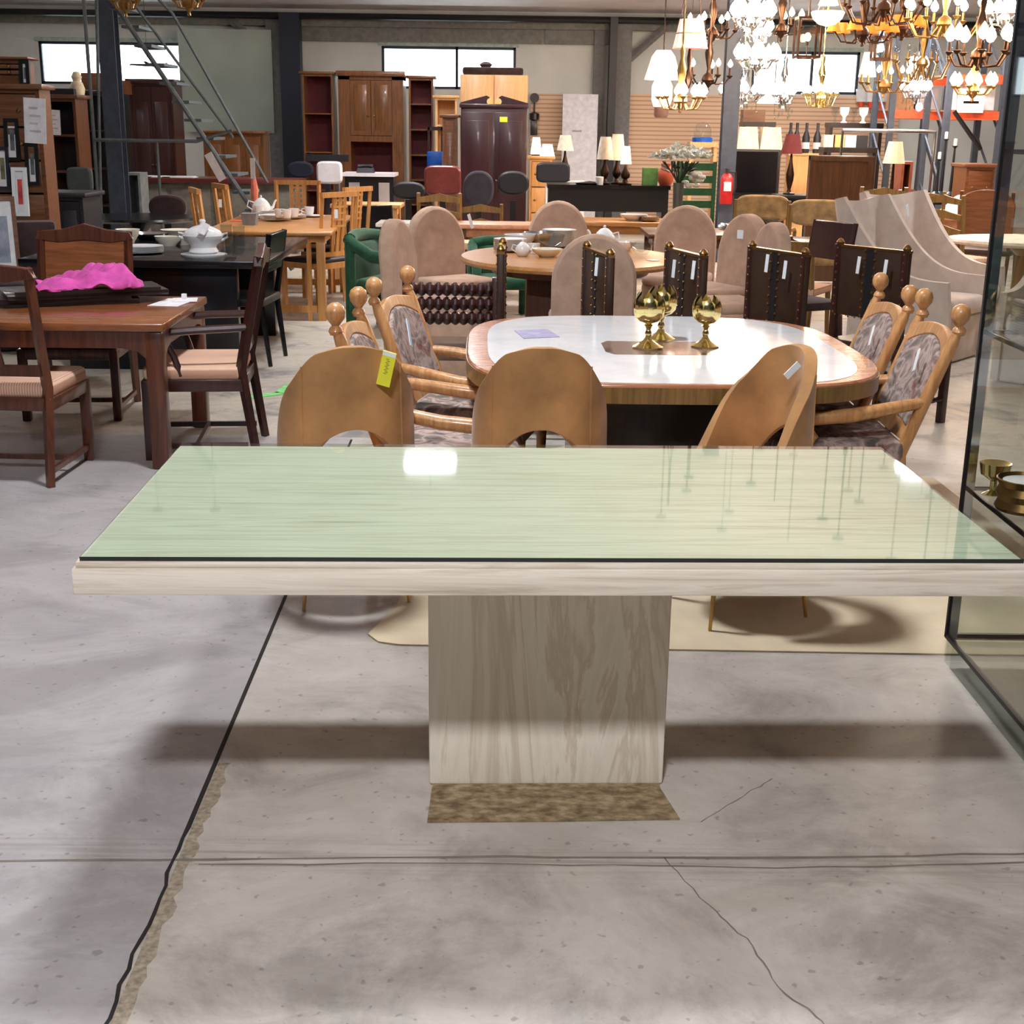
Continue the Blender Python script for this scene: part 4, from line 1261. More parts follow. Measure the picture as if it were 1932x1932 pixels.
for sx in (-1, 1):
    b = MB(); dw = (wd - .36) / 2; b.box((sx * dw / 2, -.27, (zt_ - .06 + z0_ + .045) / 2), (dw - .008, .03, zt_ - .12 - z0_)); b.box((sx * dw / 2, -.288, (zt_ + z0_) / 2), (dw * .62, .014, (zt_ - z0_) * .72), bev=.006)
    d = b.build('door', 'unit_oak', t)
    b = MB(); b.ball((sx * .05, -.30, z0_ + .35), .018, 8); b.build('knob', 'old_brass', d)
# ---- armoire with broken pediment, maple cabinet behind it
A = 18.0
cx, wd = px2(868, 995, A); za = zz(930, 203, A)
t = thing('armoire', 'dark wine-coloured armoire with broken scroll pediment and a yellow tag', 'armoire', (cx, A + .3, 0))
b = MB(); b.box((0, 0, za / 2), (wd - .02, .58, za), bev=.006); b.build('carcass', 'wine_wood', t)
b = MB(); b.box((0, -.01, za + .02), (wd + .02, .62, .05), bev=.01)
for sx in (-1, 1):
    b.prism([(sx * wd / 2, za + .04), (sx * .06, za + .04), (sx * .06, za + .13), (sx * .10, za + .15), (sx * wd / 2, za + .06)], 'y', -.30, -.22)
b.build('pediment', 'wine_wood', t)
for sx in (-1, 1):
    b = MB(); b.cyl((sx * .055, -.31, za + .075), (sx * .055, -.27, za + .075), .042, n=16); b.build('scroll', 'maple', t)
    b = MB(); b.box((sx * wd * .245, -.295, za / 2), (wd * .47, .03, za - .12), bev=.004); b.box((sx * wd * .245, -.312, za * .66), (wd * .34, .012, za * .5), bev=.004)
    d = b.build('door', 'wine_wood', t)
    b = MB(); b.ball((sx * .03, -.33, za * .5), .015, 8); b.build('knob', 'old_brass', d)
price_tag((at(950, 225, A - .05).x, A - .0195, at(950, 225, A).z + .03), .10, .065, 'yellow price tag on the dark armoire door', 'tag_yellow')
zm = zz(930, 141, 18.75)
cx, wd = px2(868, 994, 18.75)
t = thing('maple_cabinet', 'tall pale maple two-door cabinet behind the dark armoire', 'cabinet', (cx, 19.02, 0))
b = MB(); b.box((0, 0, zm / 2), (wd, .45, zm)); b.build('carcass', 'maple', t)
for sx in (-1, 1):
    b = MB(); b.box((sx * wd * .25, -.235, zm / 2 + .05), (wd * .485, .02, zm - .12), bev=.003); b.build('door', 'maple', t)
cx2, wd2 = px2(872, 985, 18.8)
b = MB(); b.box((0, 0, .05), (wd2, .35, .10), bev=.03); b.lathe([(0, .1), (.06, .1), (.09, .14), (.05, .17), (0, .18)], (-.1, 0, 0), 12)
tag(b.build('rolled_rug', 'dark_fabric', None, (cx2, 19.0, zm)), 'dark rolled bundle lying on top of the maple cabinet', 'bundle')
# ---- pieces between wall unit and armoire
case('side_cabinet', 'narrow brown cabinet standing beside the dark armoire', 'cabinet', 835, 861, 222, 18.3, .45, 'walnut_side', doors=1)
case('shelf_unit', 'light wooden shelf unit behind the narrow brown cabinet', 'shelf', 822, 862, 185, 21.0, .4, 'maple', shelves=4)
t = thing('bar_stool', 'dark wooden bar stool with a blue seat in front of the wall unit', 'stool', (px2(806, 834, 19.5)[0], 19.6, 0))
wd = px2(806, 834, 19.5)[1]; z1, z2, z3 = zz(820, 240, 19.5), zz(820, 286, 19.5), zz(820, 314, 19.5)
for sx in (-1, 1):
    b = MB(); b.box((sx * wd * .45, .08, z1 / 2), (.03, .03, z1)); b.build('back_post', 'dark_mahogany', t)
    b = MB(); b.box((sx * wd * .45, -.1, z3 / 2), (.03, .03, z3)); b.build('leg', 'dark_mahogany', t)
b = MB(); b.box((0, .08, z1 - .02), (wd, .03, .05)); b.build('crest_rail', 'dark_mahogany', t)
b = MB(); b.box((0, -.02, (z2 + z3) / 2), (wd * 1.0, .24, z2 - z3), bev=.01); b.build('seat', 'blue_plastic', t)

# ---- office chairs in front of the armoire
def office_chair(label, px, ytop, ybot, wpx, Y, m_, kind='round', rz=0.0):
    cx, wd = px2(px - wpx / 2, px + wpx / 2, Y); zt_, zb_ = zz(px, ytop, Y), max(.5, zz(px, ybot, Y))
    t = thing('office_chair', label, 'chair', (cx, Y + .25, 0), rz, 'office chairs along the back')
    h = zt_ - zb_
    n_ = 2.4 if kind == 'round' else 5.0
    b = MB()
    pl = [(x, zb_ + h / 2 + z) for x, z in [sup(2 * PI * i / 36, wd / 2, h / 2, n_) for i in range(36)]]
    b.prism(pl, 'y', .18, .27)
    b.build('backrest', m_, t, angle=60, bevel=.025)
    b = MB(); b.box((0, -.02, .47), (wd * 1.0, .46, .09), bev=.03); b.build('seat', m_, t, angle=60)
    b = MB(); b.box((0, .20, .60), (.07, .03, .36)); b.build('back_bar', 'black_paint', t)
    b = MB(); b.cyl((0, 0, .08), (0, 0, .43), .03, n=10)
    for k in range(5):
        a = k * 2 * PI / 5; b.box((math.cos(a) * .13, math.sin(a) * .13, .07), (.27, .04, .035), rz=a); b.ball((math.cos(a) * .25, math.sin(a) * .25, .027), .026, 8)
    b.build('base', 'black_paint', t)
    return t
office_chair('red-brown leather executive chair in front of the oak wall unit', 831, 314, 372, 72, 15.5, 'red_leather', 'sq')
office_chair('slate grey fabric office chair with rounded back before the armoire', 901, 325, 395, 60, 14.5, 'slate_fabric')
office_chair('black office chair between the grey chair and the black armchair', 969, 325, 372, 62, 15.4, 'black_vinyl')
office_chair('black padded office chair in front of the white door panel', 1046, 308, 348, 66, 16.2, 'black_vinyl', 'sq')
office_chair('dark green-grey office chair by the brown chest on the left', 119, 318, 366, 50, 13.45, plain('chair_grey_green', (60, 66, 64), .8), 'sq')
office_chair('navy office chair at the foot of the dark building column', 556, 306, 338, 50, 18.2, plain('navy_fabric', (26, 30, 48), .8))
office_chair('charcoal office chair behind the black round table', 288, 372, 420, 74, 13.4, 'dark_fabric')
office_chair('white-backed task chair between the counter and the desk', 611, 306, 350, 50, 16.3, 'white_plastic', 'sq')

# ---- reception counter with its things
cy = 17.2
cx, wd = px2(232, 560, cy); zc_ = zz(400, 337, cy)
t = thing('counter', 'long grey reception counter with red-brown top behind the oak dining set', 'counter', (cx, cy + .35, 0), R(-1))
b = MB(); b.box((0, 0, zc_ - .03), (wd, .75, .06), bev=.006); b.build('worktop', 'red_lacquer', t)
b = MB(); b.box((0, 0, (zc_ - .06) / 2), (wd - .08, .6, zc_ - .06)); b.build('body', 'counter_front', t)
for k in range(4):
    b = MB(); b.box((-wd / 2 + wd * (k + .5) / 4, -.305, (zc_ - .06) / 2), (wd / 4 - .06, .02, zc_ - .2), bev=.004); b.build('front_panel', 'counter_front', t)
def on_counter(px): p = at(px, 330, cy + .2); return p.x
for k, (px, w_, lab) in enumerate(((252, .5, 'sheets of paper at the left end of the counter'), (302, .3, 'bluish papers in the middle of the counter'), (338, .4, 'bluish papers right of the middle of the counter'))):
    b = MB(); b.box((0, 0, .004), (w_, .3, .008)); b.box((.03, .02, .012), (w_ * .8, .25, .006), rz=.1)
    tag(b.build('papers', 'paper', None, (on_counter(px), cy + .25, zc_)), lab, 'papers', 'papers on the counter')
case('cream_cabinet', 'dark-brown sideboard behind the ladder, under the pale board', 'sideboard', 385, 498, 252, 20.5, .5, 'unit_oak', doors=3)
t = thing('computer_desk', 'white-topped desk with dark panels right of the counter', 'desk', (px2(640, 745, 17.0)[0], 17.3, 0))
wd = px2(640, 742, 17)[1]; zd = zz(690, 327, 17)
b = MB(); b.box((0, 0, zd - .02), (wd, .6, .04)); b.build('desktop', 'white_plastic', t)
b = MB(); b.box((0, .1, (zd - .04) / 2), (wd - .06, .4, zd - .04)); b.build('modesty_panel', 'black_paint', t)
for sx in (-.28, .28):
    b = MB(); b.box((sx * wd, -.11, zd - .25), (wd * .2, .02, .26)); b.build('drawer', 'white_plastic', t)
p = at(690, 320, 17.2)
t = thing('telephone', 'dark desk telephone on the white-topped desk', 'telephone', (p.x, 17.2, zd))
b = MB(); b.box((0, 0, .03), (.22, .2, .06), top=(.85, .7)); b.build('base', 'black_vinyl', t)
b = MB(); b.tube([(-.09, -.02, .075), (-.03, -.02, .085), (.03, -.02, .085), (.09, -.02, .075)], [.03, .018, .018, .03], 8); b.build('handset', 'black_vinyl', t)
p = at(622, 297, 17.6)
t = thing('monitor', 'black computer monitor seen from behind on the desk', 'monitor', (at(600, 300, 17.7).x + .05, 18.2, 0))
b = MB(); b.box((0, 0, zz(615, 298, 18.2)), (.58, .06, .09)); b.build('screen', 'black_vinyl', t)
b = MB(); b.box((0, 0, zz(615, 298, 18.2) / 2 - .02), (.07, .05, zz(615, 298, 18.2) - .04)); b.box((0, 0, .02), (.4, .3, .04)); b.build('stand', 'black_vinyl', t)

# ---- rolling warehouse staircase at left
Yl = 15.0
def lp(px, py, Y=Yl): return at(px, py, Y)
t = thing('rolling_ladder', 'grey steel rolling warehouse ladder with handrails beside the column', 'ladder', (lp(300, 300).x, Yl, 0))
o_ = Vector((lp(300, 300).x, Yl, 0))
def L(px, py, dy=0.0):
    p = lp(px, py, Yl + dy); return p - o_
def stay(name, pts, r=.017, n=6):
    b = MB(); b.tube(pts, r, n); return b.build(name, 'ladder_steel', t)
for dy, sh in ((0, 0), (.62, 0)):
    top, foot = L(206, -8, dy), L(432, 330, dy)
    low = foot + (foot - top) * ((foot.z - .03) / (top.z - foot.z))
    stay('stringer', [top, low], .028)
    top2, foot2 = L(325, 25, dy), L(505, 345, dy)
    stay('handrail', [top2 + Vector((-.75, 0, .75)), top2, foot2], .017)
    stay('handrail', [L(240, -10, dy), L(440, 260, dy)], .017)
    x0_ = L(158, 0, dy).x
    stay('rear_post', [(x0_, dy, .03), (x0_, dy, 3.3)], .02)
    stay('mid_post', [(L(178, 300, dy).x, dy, .03), (L(186, 0, dy).x, dy, 3.3)], .017)
    zb = L(250, 265, dy).z
    stay('brace', [(x0_, dy, zb), (L(372, 265, dy).x, dy, zb)], .022)
    stay('brace', [(L(372, 265, dy).x, dy, zb), L(438, 246, dy)], .018)
    stay('base_rail', [(x0_, dy, .10), (low.x, dy, .10)], .024)
    for k in range(2):
        x = (x0_, low.x - .15)[k]
        b = MB(); b.cyl((x, dy - .02, .05), (x, dy + .02, .05), .05, n=12); b.build('wheel', 'black_paint', t)
    stay('upright', [(L(298, 300, dy).x, dy, .1), (L(298, 300, dy).x, dy, zb)], .016)
top, foot = L(206, -8), L(432, 330)
for k in range(13):
    q = top + (foot - top) * ((k + .6) / 9.6)
    if q.z < .1: break
    b = MB(); b.box((q.x, .31, q.z), (.19, .60, .03)); b.build('step', 'ladder_steel', t)
# signs hanging on the handrail ends
p = L(478, 322)
b = MB(); b.tube([(0, 0, .34), (.01, 0, .17), (.0, 0, 0)], [.02, .045, .03], 8); o = b.build('salmon_pouch', 'salmon', None, (o_.x + p.x, Yl - .02, lp(478, 388).z)); tag(o, 'salmon pink pouch hanging from the ladder handrail', 'pouch')
b = MB(); b.box((0, 0, -.10), (.05, .012, .22)); o = b.build('sign_card', 'white_plastic', None, tuple(lp(476, 300, Yl - .04))); tag(o, 'narrow white card clipped to the ladder handrail end', 'card')
b = MB(); b.box((0, 0, -.14), (.09, .01, .32), ry=R(-28)); o = b.build('sign_card', 'paper', None, tuple(lp(405, 290, Yl - .03))); tag(o, 'white slanted card on the ladder stringer', 'card')
# pale board hung on the wall
cx, wd = px2(348, 520, 23.7); z1, z0_ = zz(430, 55, 23.7), zz(430, 250, 23.7)
b = MB(); b.box((cx, 23.72, (z1 + z0_) / 2), (wd, .05, z1 - z0_)); tag(b.build('wall_board', 'whiteboard'), 'large pale greenish board on the back wall behind the ladder', 'board')
b = MB()
for i in range(14): pass
b.prism([(-.30, -.012), (.02, -.03), (.06, -.02), (.30, -.015), (.33, .03), (.30, .03), (.27, .0), (.06, .012), (-.02, .05), (-.06, .05), (-.03, .012), (-.26, .012)], 'y', -.02, .02)
b.box((.0, 0, .0), (.07, .42, .014), rz=.3)
p = at(278, 122, 22.5); o = b.build('model_airplane', 'slate_fabric', None, tuple(p)); tag(o, 'small dark model airplane hung in front of the left window', 'model airplane')
b = MB(); b.tube([(p.x, 22.5, p.z + .04), (p.x, 22.5, zceil(22.5))], .004, 5); tag(b.build('hanging_wire', 'black_paint'), 'thin wire the model airplane hangs from', 'wire')

# ---- left edge: chest, bookcases, pictures
case('chest_of_drawers', 'tall brown chest of drawers at the left edge with pictures leaning on it', 'chest', -70, 84, 168, 10.6, .25, 'walnut_side', drawers=7)
zt_ = zz(40, 168, 10.6) + .04
case('small_chest', 'smaller brown chest standing on top of the tall chest', 'chest', -50, 62, 112, 10.62, .2, 'walnut_side', zbot=zt_, drawers=2, crown=.02)
case('dark_bookcase', 'dark brown open bookcase behind the chest of drawers', 'bookcase', 92, 150, 186, 14.2, .4, 'walnut', shelves=4, back='espresso')
case('dark_hutch', 'dark mahogany hutch with open bays behind the steel column', 'hutch', 152, 236, 176, 18.5, .5, 'dark_mahogany', shelves=3, back='espresso')
case('tall_armoire', 'tall dark armoire right of the steel column', 'armoire', 252, 332, 158, 18.5, .55, 'dark_mahogany', doors=2, crown=.06)
case('maple_box', 'light wooden box on top of the tall dark armoire', 'box', 226, 246, 152, 18.2, .3, 'walnut_side', zbot=zz(236, 178, 18.2), crown=0)
def picture(label, cx_, cy_, w_, h_, Y, frame, art, rz=0.0, lean=0.08, group='framed pictures leaning on the chest', mats=None):
    p = at(cx_, cy_, Y)
    s_ = Y / FOC * 1.04
    W_, H_ = w_ * s_, h_ * s_
    t = thing('framed_picture', label, 'picture', (p.x, p.y, p.z - H_ / 2), rz, group)
    t.rotation_euler.x = -lean
    b = MB(); fw = .028
    for sx in (-1, 1): b.box((sx * (W_ / 2 - fw / 2), 0, H_ / 2), (fw, .03, H_))
    for z in (fw / 2, H_ - fw / 2): b.box((0, 0, z), (W_ - 2 * fw, .03, fw))
    b.build('frame', frame, t)
    b = MB(); b.box((0, .004, H_ / 2), (W_ - 2 * fw, .008, H_ - 2 * fw))
    b.mi = 1; b.box((0, -.002, H_ / 2), ((W_ - 2 * fw) * .55, .006, (H_ - 2 * fw) * .6))
    b.build('art', ['paper', art], t)
    return t
plain('art_grey', (96, 100, 104), .5, var=.4, scale=8); plain('art_red', (214, 70, 62), .6, var=.3, scale=9)
plain('art_olive', (116, 112, 76), .6, var=.3, scale=9); plain('art_haze', (140, 146, 160), .6, var=.25, scale=7)
picture('framed print with a red motif leaning at the left edge', 37, 362, 27, 84, 10.53, 'tag_white', 'art_red', 0)
picture('dark grey framed picture hanging on the chest, left', 22, 264, 26, 72, 10.57, 'black_paint', 'art_grey', 0)
picture('dark grey framed picture hanging on the chest, right', 60, 310, 24, 72, 10.57, 'black_paint', 'art_grey', 0)
picture('olive landscape print cut by the left edge of the photo', 4, 318, 26, 74, 10.55, 'chrome', 'art_olive', 0)
picture('hazy grey picture in a thin wooden frame behind the near chair', 6, 452, 52, 150, 9.45, 'walnut_side', 'art_haze', R(25), .12)
picture('small white-matted print leaning on top of the chest', 46, 138, 18, 44, 10.59, 'black_paint', 'art_grey', 0)
def sheet(label, cx_, cy_, w_, h_, Y, tilt=0.0):
    p = at(cx_, cy_, Y); s_ = Y / FOC * 1.04
    b = MB(); b.box((0, 0, 0), (w_ * s_, .004, h_ * s_)); b.mi = 1
    for k in range(4): b.box((-.01 + .012 * (k % 2), -.003, h_ * s_ * (.28 - .17 * k)), (w_ * s_ * (.4 + .1 * (k % 2)), .002, h_ * s_ * .05))
    o = b.build('paper_sheet', ['paper', plain('pencil_grey', (196, 194, 200), .8)], None, tuple(p)); o.rotation_euler.y = tilt
    return tag(o, label, 'paper', 'paper sheets pinned on the left')
sheet('large white drawing sheet pinned to the brown chest', 66, 228, 38, 76, 10.57, R(3))
sheet('smaller white sheet beside the large drawing on the bookcase', 103, 231, 20, 42, 14.16, R(2))
# black glossy round table and small things on it
p = at(248, 412, 12.7)
t = thing('black_round_table', 'black glossy round table behind the black dining table', 'table', (p.x, 12.9, 0))
b = MB(); b.lathe([(0, .70), (.55, .70), (.60, .72), (.59, .74), (0, .742)], n=40, sy=.9); b.build('tabletop', 'black_lacquer', t)
b = MB(); b.lathe([(0, 0), (.3, 0), (.28, .04), (.1, .1), (.08, .6), (.2, .70), (0, .70)], n=18); b.build('pedestal', 'black_lacquer', t)
case('black_cabinet', 'low black cabinet behind the rosewood panel-back chair', 'cabinet', 58, 150, 372, 11.6, .5, 'black_vinyl', doors=2)
t = thing('dark_armchair', 'dark armchair at the left edge', 'chair', (at(30, 440, 9.6).x, 9.75, 0), R(25))
b = MB(); b.box((0, .22, .60), (.5, .1, .6), bev=.04); b.build('backrest', 'dark_fabric', t); b = MB(); b.box((0, 0, .25), (.55, .5, .48), bev=.03); b.build('seat', 'dark_fabric', t)
case('grey_printer', 'grey machine housing standing right of the steel column', 'machine', 234, 262, 326, 16.6, .35, plain('machine_grey', (120, 124, 124), .6), crown=0)
b = MB(); b.lathe([(0, 0), (.07, .0), (.08, .06), (.06, .12), (.04, .14), (.055, .18), (.03, .23), (0, .235)], n=14); o = b.build('soft_toy', plain('toy_cream', (226, 214, 180), .9), None, (at(141, 180, 14.3).x, 14.4, zz(121, 186, 14.2) + .04)); tag(o, 'cream and red soft toy on top of the dark bookcase', 'toy')
b = MB(); b.box((0, 0, .03), (.36, .3, .06)); o = b.build('dark_box', 'black_vinyl', None, (at(110, 180, 14.3).x, 14.4, zz(121, 186, 14.2) + .04)); tag(o, 'flat dark box on top of the dark bookcase', 'box')
b = MB(); b.box((0, 0, .11), (.3, .25, .22)); o = b.build('carton', 'walnut_side', None, (at(178, 190, 18.6).x, 18.7, zz(195, 176, 18.5) + .04)); tag(o, 'small brown carton on top of the mahogany hutch', 'box')

# ---- middle distance: desks, tables and chairs behind the oak table
def simple_table(name, label, cx_, cy_, wd, dp, h, top, leg, rz=0.0, group=None):
    t = thing(name, label, 'table', (cx_, cy_, 0), rz, group)
    b = MB(); b.box((0, 0, h - .02), (wd, dp, .04), bev=.005); b.build('tabletop', top, t)
    b = MB(); b.box((0, 0, h - .08), (wd - .12, dp - .12, .08)); b.build('apron', top, t)
    for sx in (-1, 1):
        for sy in (-1, 1):
            b = MB(); b.box((sx * (wd / 2 - .07), sy * (dp / 2 - .07), (h - .04) / 2), (.06, .06, h - .04)); b.build('leg', leg, t)
    return t
p = at(690, 372, 14.4); simple_table('pine_desk', 'light wooden desk right of the slat-back chairs', p.x, 14.6, .75, .55, .80, 'maple', 'maple')
p = at(690, 420, 12.9); plain_chair('black_chair', 'black dining chair in front of the light wooden desk', (p.x + .0, 13.9, 0), R(20), 'black_lacquer', 'cream_china', h=.8)
p = at(772, 395, 12.6); t = thing('folding_trestle', 'grey metal folding stand with a pale top near the black chair', 'stand', (p.x + .0, 12.45, 0))
b = MB(); b.box((0, 0, .74), (.55, .5, .03)); b.build('top', 'cream_china', t)
for sy in (-.2, .2):
    b = MB(); b.tube([(-.26, sy, .73), (.24, sy, .02)], .016, 6); b.tube([(.26, sy, .73), (-.24, sy, .02)], .016, 6); b.build('leg', 'ladder_steel', t)
p = at(760, 350, 13.8); office_chair('black curved-back office chair left of the red leather chair', 764, 346, 380, 66, 15.3, 'black_vinyl')
p = at(935, 408, 12.0); simple_table('long_table', 'pink-brown long wooden table behind the mauve chairs', p.x + .16, 12.7, 1.08, .5, .74, plain('pink_wood', (206, 150, 116), .4), 'walnut')
p = at(960, 438, 11.5); t = thing('pale_bench', 'low pale wooden bench in front of the pink-brown table', 'bench', (p.x + .12, 12.05, 0))
b = MB(); b.box((0, 0, .59), (1.6, .34, .06), bev=.005); b.build('seat', 'maple', t)
for sx in (-1, 1):
    b = MB(); b.box((sx * .7, 0, .28), (.06, .28, .56)); b.build('leg', 'walnut', t)
# long black table with lamps on it
cx, wd = px2(1034, 1268, 14.6); zb_ = zz(1150, 351, 14.4)
t = thing('black_credenza', 'long black credenza with table lamps behind the oak table', 'credenza', (cx, 14.9, 0))
b = MB(); b.box((0, 0, zb_ - .02), (wd, .6, .04)); b.build('top', 'black_lacquer', t)
b = MB(); b.box((0, 0, zb_ - .16), (wd - .04, .54, .24)); b.build('body', 'black_paint', t)
for sx in (-1, 1):
    b = MB(); b.box((sx * (wd / 2 - .05), 0, (zb_ - .04) / 2), (.07, .5, zb_ - .04)); b.build('leg', 'black_paint', t)
def lamp(label, px, ytop, ybase, sh_px, sh_h, Y, shade='shade_linen', base='bronze_metal', z0_=None, group='table lamps for sale'):
    s_ = Y / FOC * 1.04
    zb_ = zz(px, ybase, Y) if z0_ is None else z0_
    zt_ = zz(px, ytop, Y); r = sh_px * s_ / 2; hs = sh_h * s_
    t = thing('table_lamp', label, 'lamp', (at(px, ytop, Y).x, Y, zb_), 0, group)
    b = MB(); h = zt_ - zb_ - hs
    b.lathe([(0, 0), (.07, 0), (.075, .015), (.03, .03), (.02, .06), (.045, h * .35), (.05, h * .5), (.02, h * .8), (.012, h), (.012, h + hs * .7), (0, h + hs * .7)], n=14); b.build('base', base, t)
    b = MB(); b.lathe([(r, h), (r * .62, h + hs), (r * .60, h + hs), (r * .98, h)], n=20)
    b.build('lamp_shade', shade, t)
    return t
lamp('table lamp with pale tapered shade left of the dark wall column', 1067, 255, 308, 30, 26, 17.5, z0_=.95)
b = MB(); b.box((0, 0, .475), (.5, .4, .95)); tag(b.build('lamp_plinth', 'wall_paint', None, (at(1067, 300, 17.5).x, 17.5, 0)), 'white plinth carrying the tapered-shade lamp', 'plinth')
lamp('table lamp with off-white shade on the black credenza, left one', 1143, 258, 350, 30, 38, 14.8, z0_=zb_)
lamp('table lamp with tall pale shade on the black credenza, middle one', 1166, 253, 350, 30, 44, 14.95, 'shade_cream', z0_=zb_)
lamp('table lamp with small glowing cream shade on the black credenza, right one', 1182, 276, 350, 20, 30, 14.75, 'shade_glow', z0_=zb_)
b = MB(); b.lathe([(0, 0), (.14, 0), (.16, .015), (.03, .03), (0, .035)], n=20); tag(b.build('black_dish', 'black_lacquer', None, (at(1112, 348, 14.8).x, 14.8, zb_)), 'black shallow dish at the left of the credenza', 'dish')
b = MB(); b.lathe([(0, 0), (.04, 0), (.045, .08), (.04, .085), (0, .02)], n=14); tag(b.build('white_pot', 'porcelain', None, (at(1131, 345, 14.7).x, 14.7, zb_)), 'small white pot beside the credenza lamps', 'pot')
b = MB(); b.box((0, 0, .09), (.16, .16, .18)); tag(b.build('green_box', 'box_green', None, (at(1226, 330, 14.9).x, 14.9, zb_)), 'green box at the right end of the black credenza', 'box')
b = MB(); b.lathe([(0, 0), (.06, .0), (.085, .05), (.085, .14), (.05, .2), (.055, .23), (0, .22)], n=18); tag(b.build('terracotta_vase', 'terracotta', None, (at(1256, 330, 14.8).x, 14.8, zb_)), 'reddish vase beside the tall flower vase', 'vase')
# tall vase with white flowers, on an oak table of glassware
p = at(1340, 400, 11.6); simple_table('glass_display_table', 'dark table crowded with clear glassware right of the flower vase', p.x + .1, 12.0, 1.25, .85, .74, 'walnut', 'walnut')
gx0 = p.x
p = at(1278, 392, 12.0)
t = thing('flower_vase', 'tall grey metal vase of white flowers behind the mauve chairs', 'vase', (at(1278, 392, 11.95).x, 11.95, .74))
b = MB(); b.lathe([(0, 0), (.05, 0), (.052, .02), (.042, .2), (.048, .42), (.044, .42), (.035, .2), (0, .02)], n=16); b.build('vase', 'pewter', t)
b = MB(); rnd = random.Random(5)
for k in range(90):
    a, e = rnd.random() * 2 * PI, rnd.random() ** .5
    c = Vector((math.cos(a) * .27 * e + .02, math.sin(a) * .2 * e, .60 + .13 * rnd.random() * (1.2 - e) + .03))
    for q in range(5):
        d = Vector((rnd.uniform(-1, 1), rnd.uniform(-1, 1), rnd.uniform(-.3, 1))).normalized() * .045
        s1 = d.cross(Vector((0, 0, 1))).normalized() * .024
        b.shell(lambda u, v: c + d * v + s1 * (u - .5) * 2 * math.sin(PI * min(.95, v + .1)), [0, .5, 1], [0, .5, 1], .003)
for k in range(16):
    c = Vector((.12 + rnd.uniform(-.08, .08), rnd.uniform(-.1, .1), .44 + rnd.uniform(-.05, .06)))
    b.ball(c, .035, 8, sz=.6)

o = b.build('flowers', 'petal_white', t); o['kind'] = 'stuff'
b = MB()
for k in range(26):
    a = rnd.random() * 2 * PI
    b.tube([(0, 0, .40), (math.cos(a) * .06, math.sin(a) * .05, .5), (math.cos(a) * .2 * rnd.random(), math.sin(a) * .15, .60)], .006, 5)
    c = Vector((math.cos(a) * .09, math.sin(a) * .08, .50 + .05 * rnd.random())); d = Vector((math.cos(a), math.sin(a), .4)) * .07
    s1 = Vector((-math.sin(a), math.cos(a), 0)) * .025
    b.shell(lambda u, v: c + d * v + s1 * (u - .5) * 2 * math.sin(PI * min(.95, v + .1)), [0, .5, 1], [0, .5, 1], .003)
o = b.build('foliage', 'leaf_green', t); o['kind'] = 'stuff'
G4 = 'clear glassware on the crowded table'
for k, (px, py, r_, n) in enumerate(((1312, 398, .12, 5), (1345, 388, .13, 7), (1372, 404, .11, 4), (1402, 396, .13, 6), (1330, 410, .10, 3), (1425, 408, .12, 3))):
    q = gz(px, py, .742)
    q.x = max(gx0 - .42, min(gx0 + .62, q.x)); q.y = max(11.68, min(12.32, q.y))
    if k % 2: bowl('clear glass serving bowl on the glassware table, %s' % ['front left', 'back left', 'middle', 'back right', 'front', 'right end'][k], tuple(q), r_, .10, 'clear_ware', G4)
    else: plate_stack('stack of clear glass plates on the glassware table, %s' % ['front left', 'back left', 'middle', 'back right', 'front', 'right end'][k], tuple(q), r_, n, 'clear_ware', G4)
p = at(1190, 398, 12.3); simple_table('oak_bench_table', 'low golden table of silver dishes behind the far mauve chair', p.x - .1, 13.35, 1.15, .7, .74, 'oak_top', 'oak_golden')
bowl('white shallow bowl on the golden table behind the mauve chair', (at(1196, 405, 13.3).x, 13.3, .741), .14, .06, 'porcelain', 'dishes on the golden table')
plate_stack('silver dishes stacked on the golden table', (at(1225, 405, 13.2).x, 13.2, .741), .10, 5, 'chrome', 'dishes on the golden table')
# green ladder-back chair
p = at(1312, 340, 13.4)
t = thing('green_chair', 'green painted ladder-back chair with white cushion behind the flower vase', 'chair', (p.x, 13.6, 0), R(185), None)
zt_ = zz(1312, 304, 13.6)
for sx in (-1, 1):
    b = MB(); b.box((sx * .17, .2, zt_ / 2), (.035, .035, zt_)); b.build('back_post', 'green_paint', t)
    b = MB(); b.box((sx * .18, -.18, .22), (.035, .035, .44)); b.build('leg', 'green_paint', t)
for k in range(4):
    b = MB(); b.box((0, .2, zt_ - .05 - k * .12), (.33, .022, .07)); b.build('slat', 'green_paint', t)
b = MB(); b.box((0, 0, .45), (.40, .42, .04)); b.build('seat', 'green_paint', t)
b = MB(); b.box((0, 0, .03), (.36, .36, .06), bev=.02); tag(b.build('cushion', 'porcelain', None, (p.x, 13.6, .4705)), 'white cushion on the green ladder-back chair', 'cushion')
# fire extinguisher on the right column
p = at(1368, 384, 16.82)
t = thing('fire_extinguisher', 'red fire extinguisher with white label on the right steel column', 'fire extinguisher', (p.x + .0, 16.78, p.z))
h = zz(1368, 318, 16.8) - p.z
b = MB(); b.lathe([(0, 0), (.075, 0), (.078, .02), (.078, h * .72), (.05, h * .84), (.025, h * .87), (.025, h * .9), (0, h * .9)], n=18); b.build('cylinder', 'red_paint', t)
b = MB(); b.box((0, -.076, h * .50), (.09, .012, h * .26)); b.build('label', 'paper', t)
b = MB(); b.box((0, 0, h * .94), (.03, .12, .05)); b.tube([(.02, 0, h * .92), (.1, 0, h * .9), (.115, 0, h * .5), (.09, 0, h * .25)], .012, 6); b.build('handle', 'black_vinyl', t)
b = MB(); b.box((0, .085, h * .55), (.06, .04, h * .5)); b.build('bracket', 'steel_blue', t)
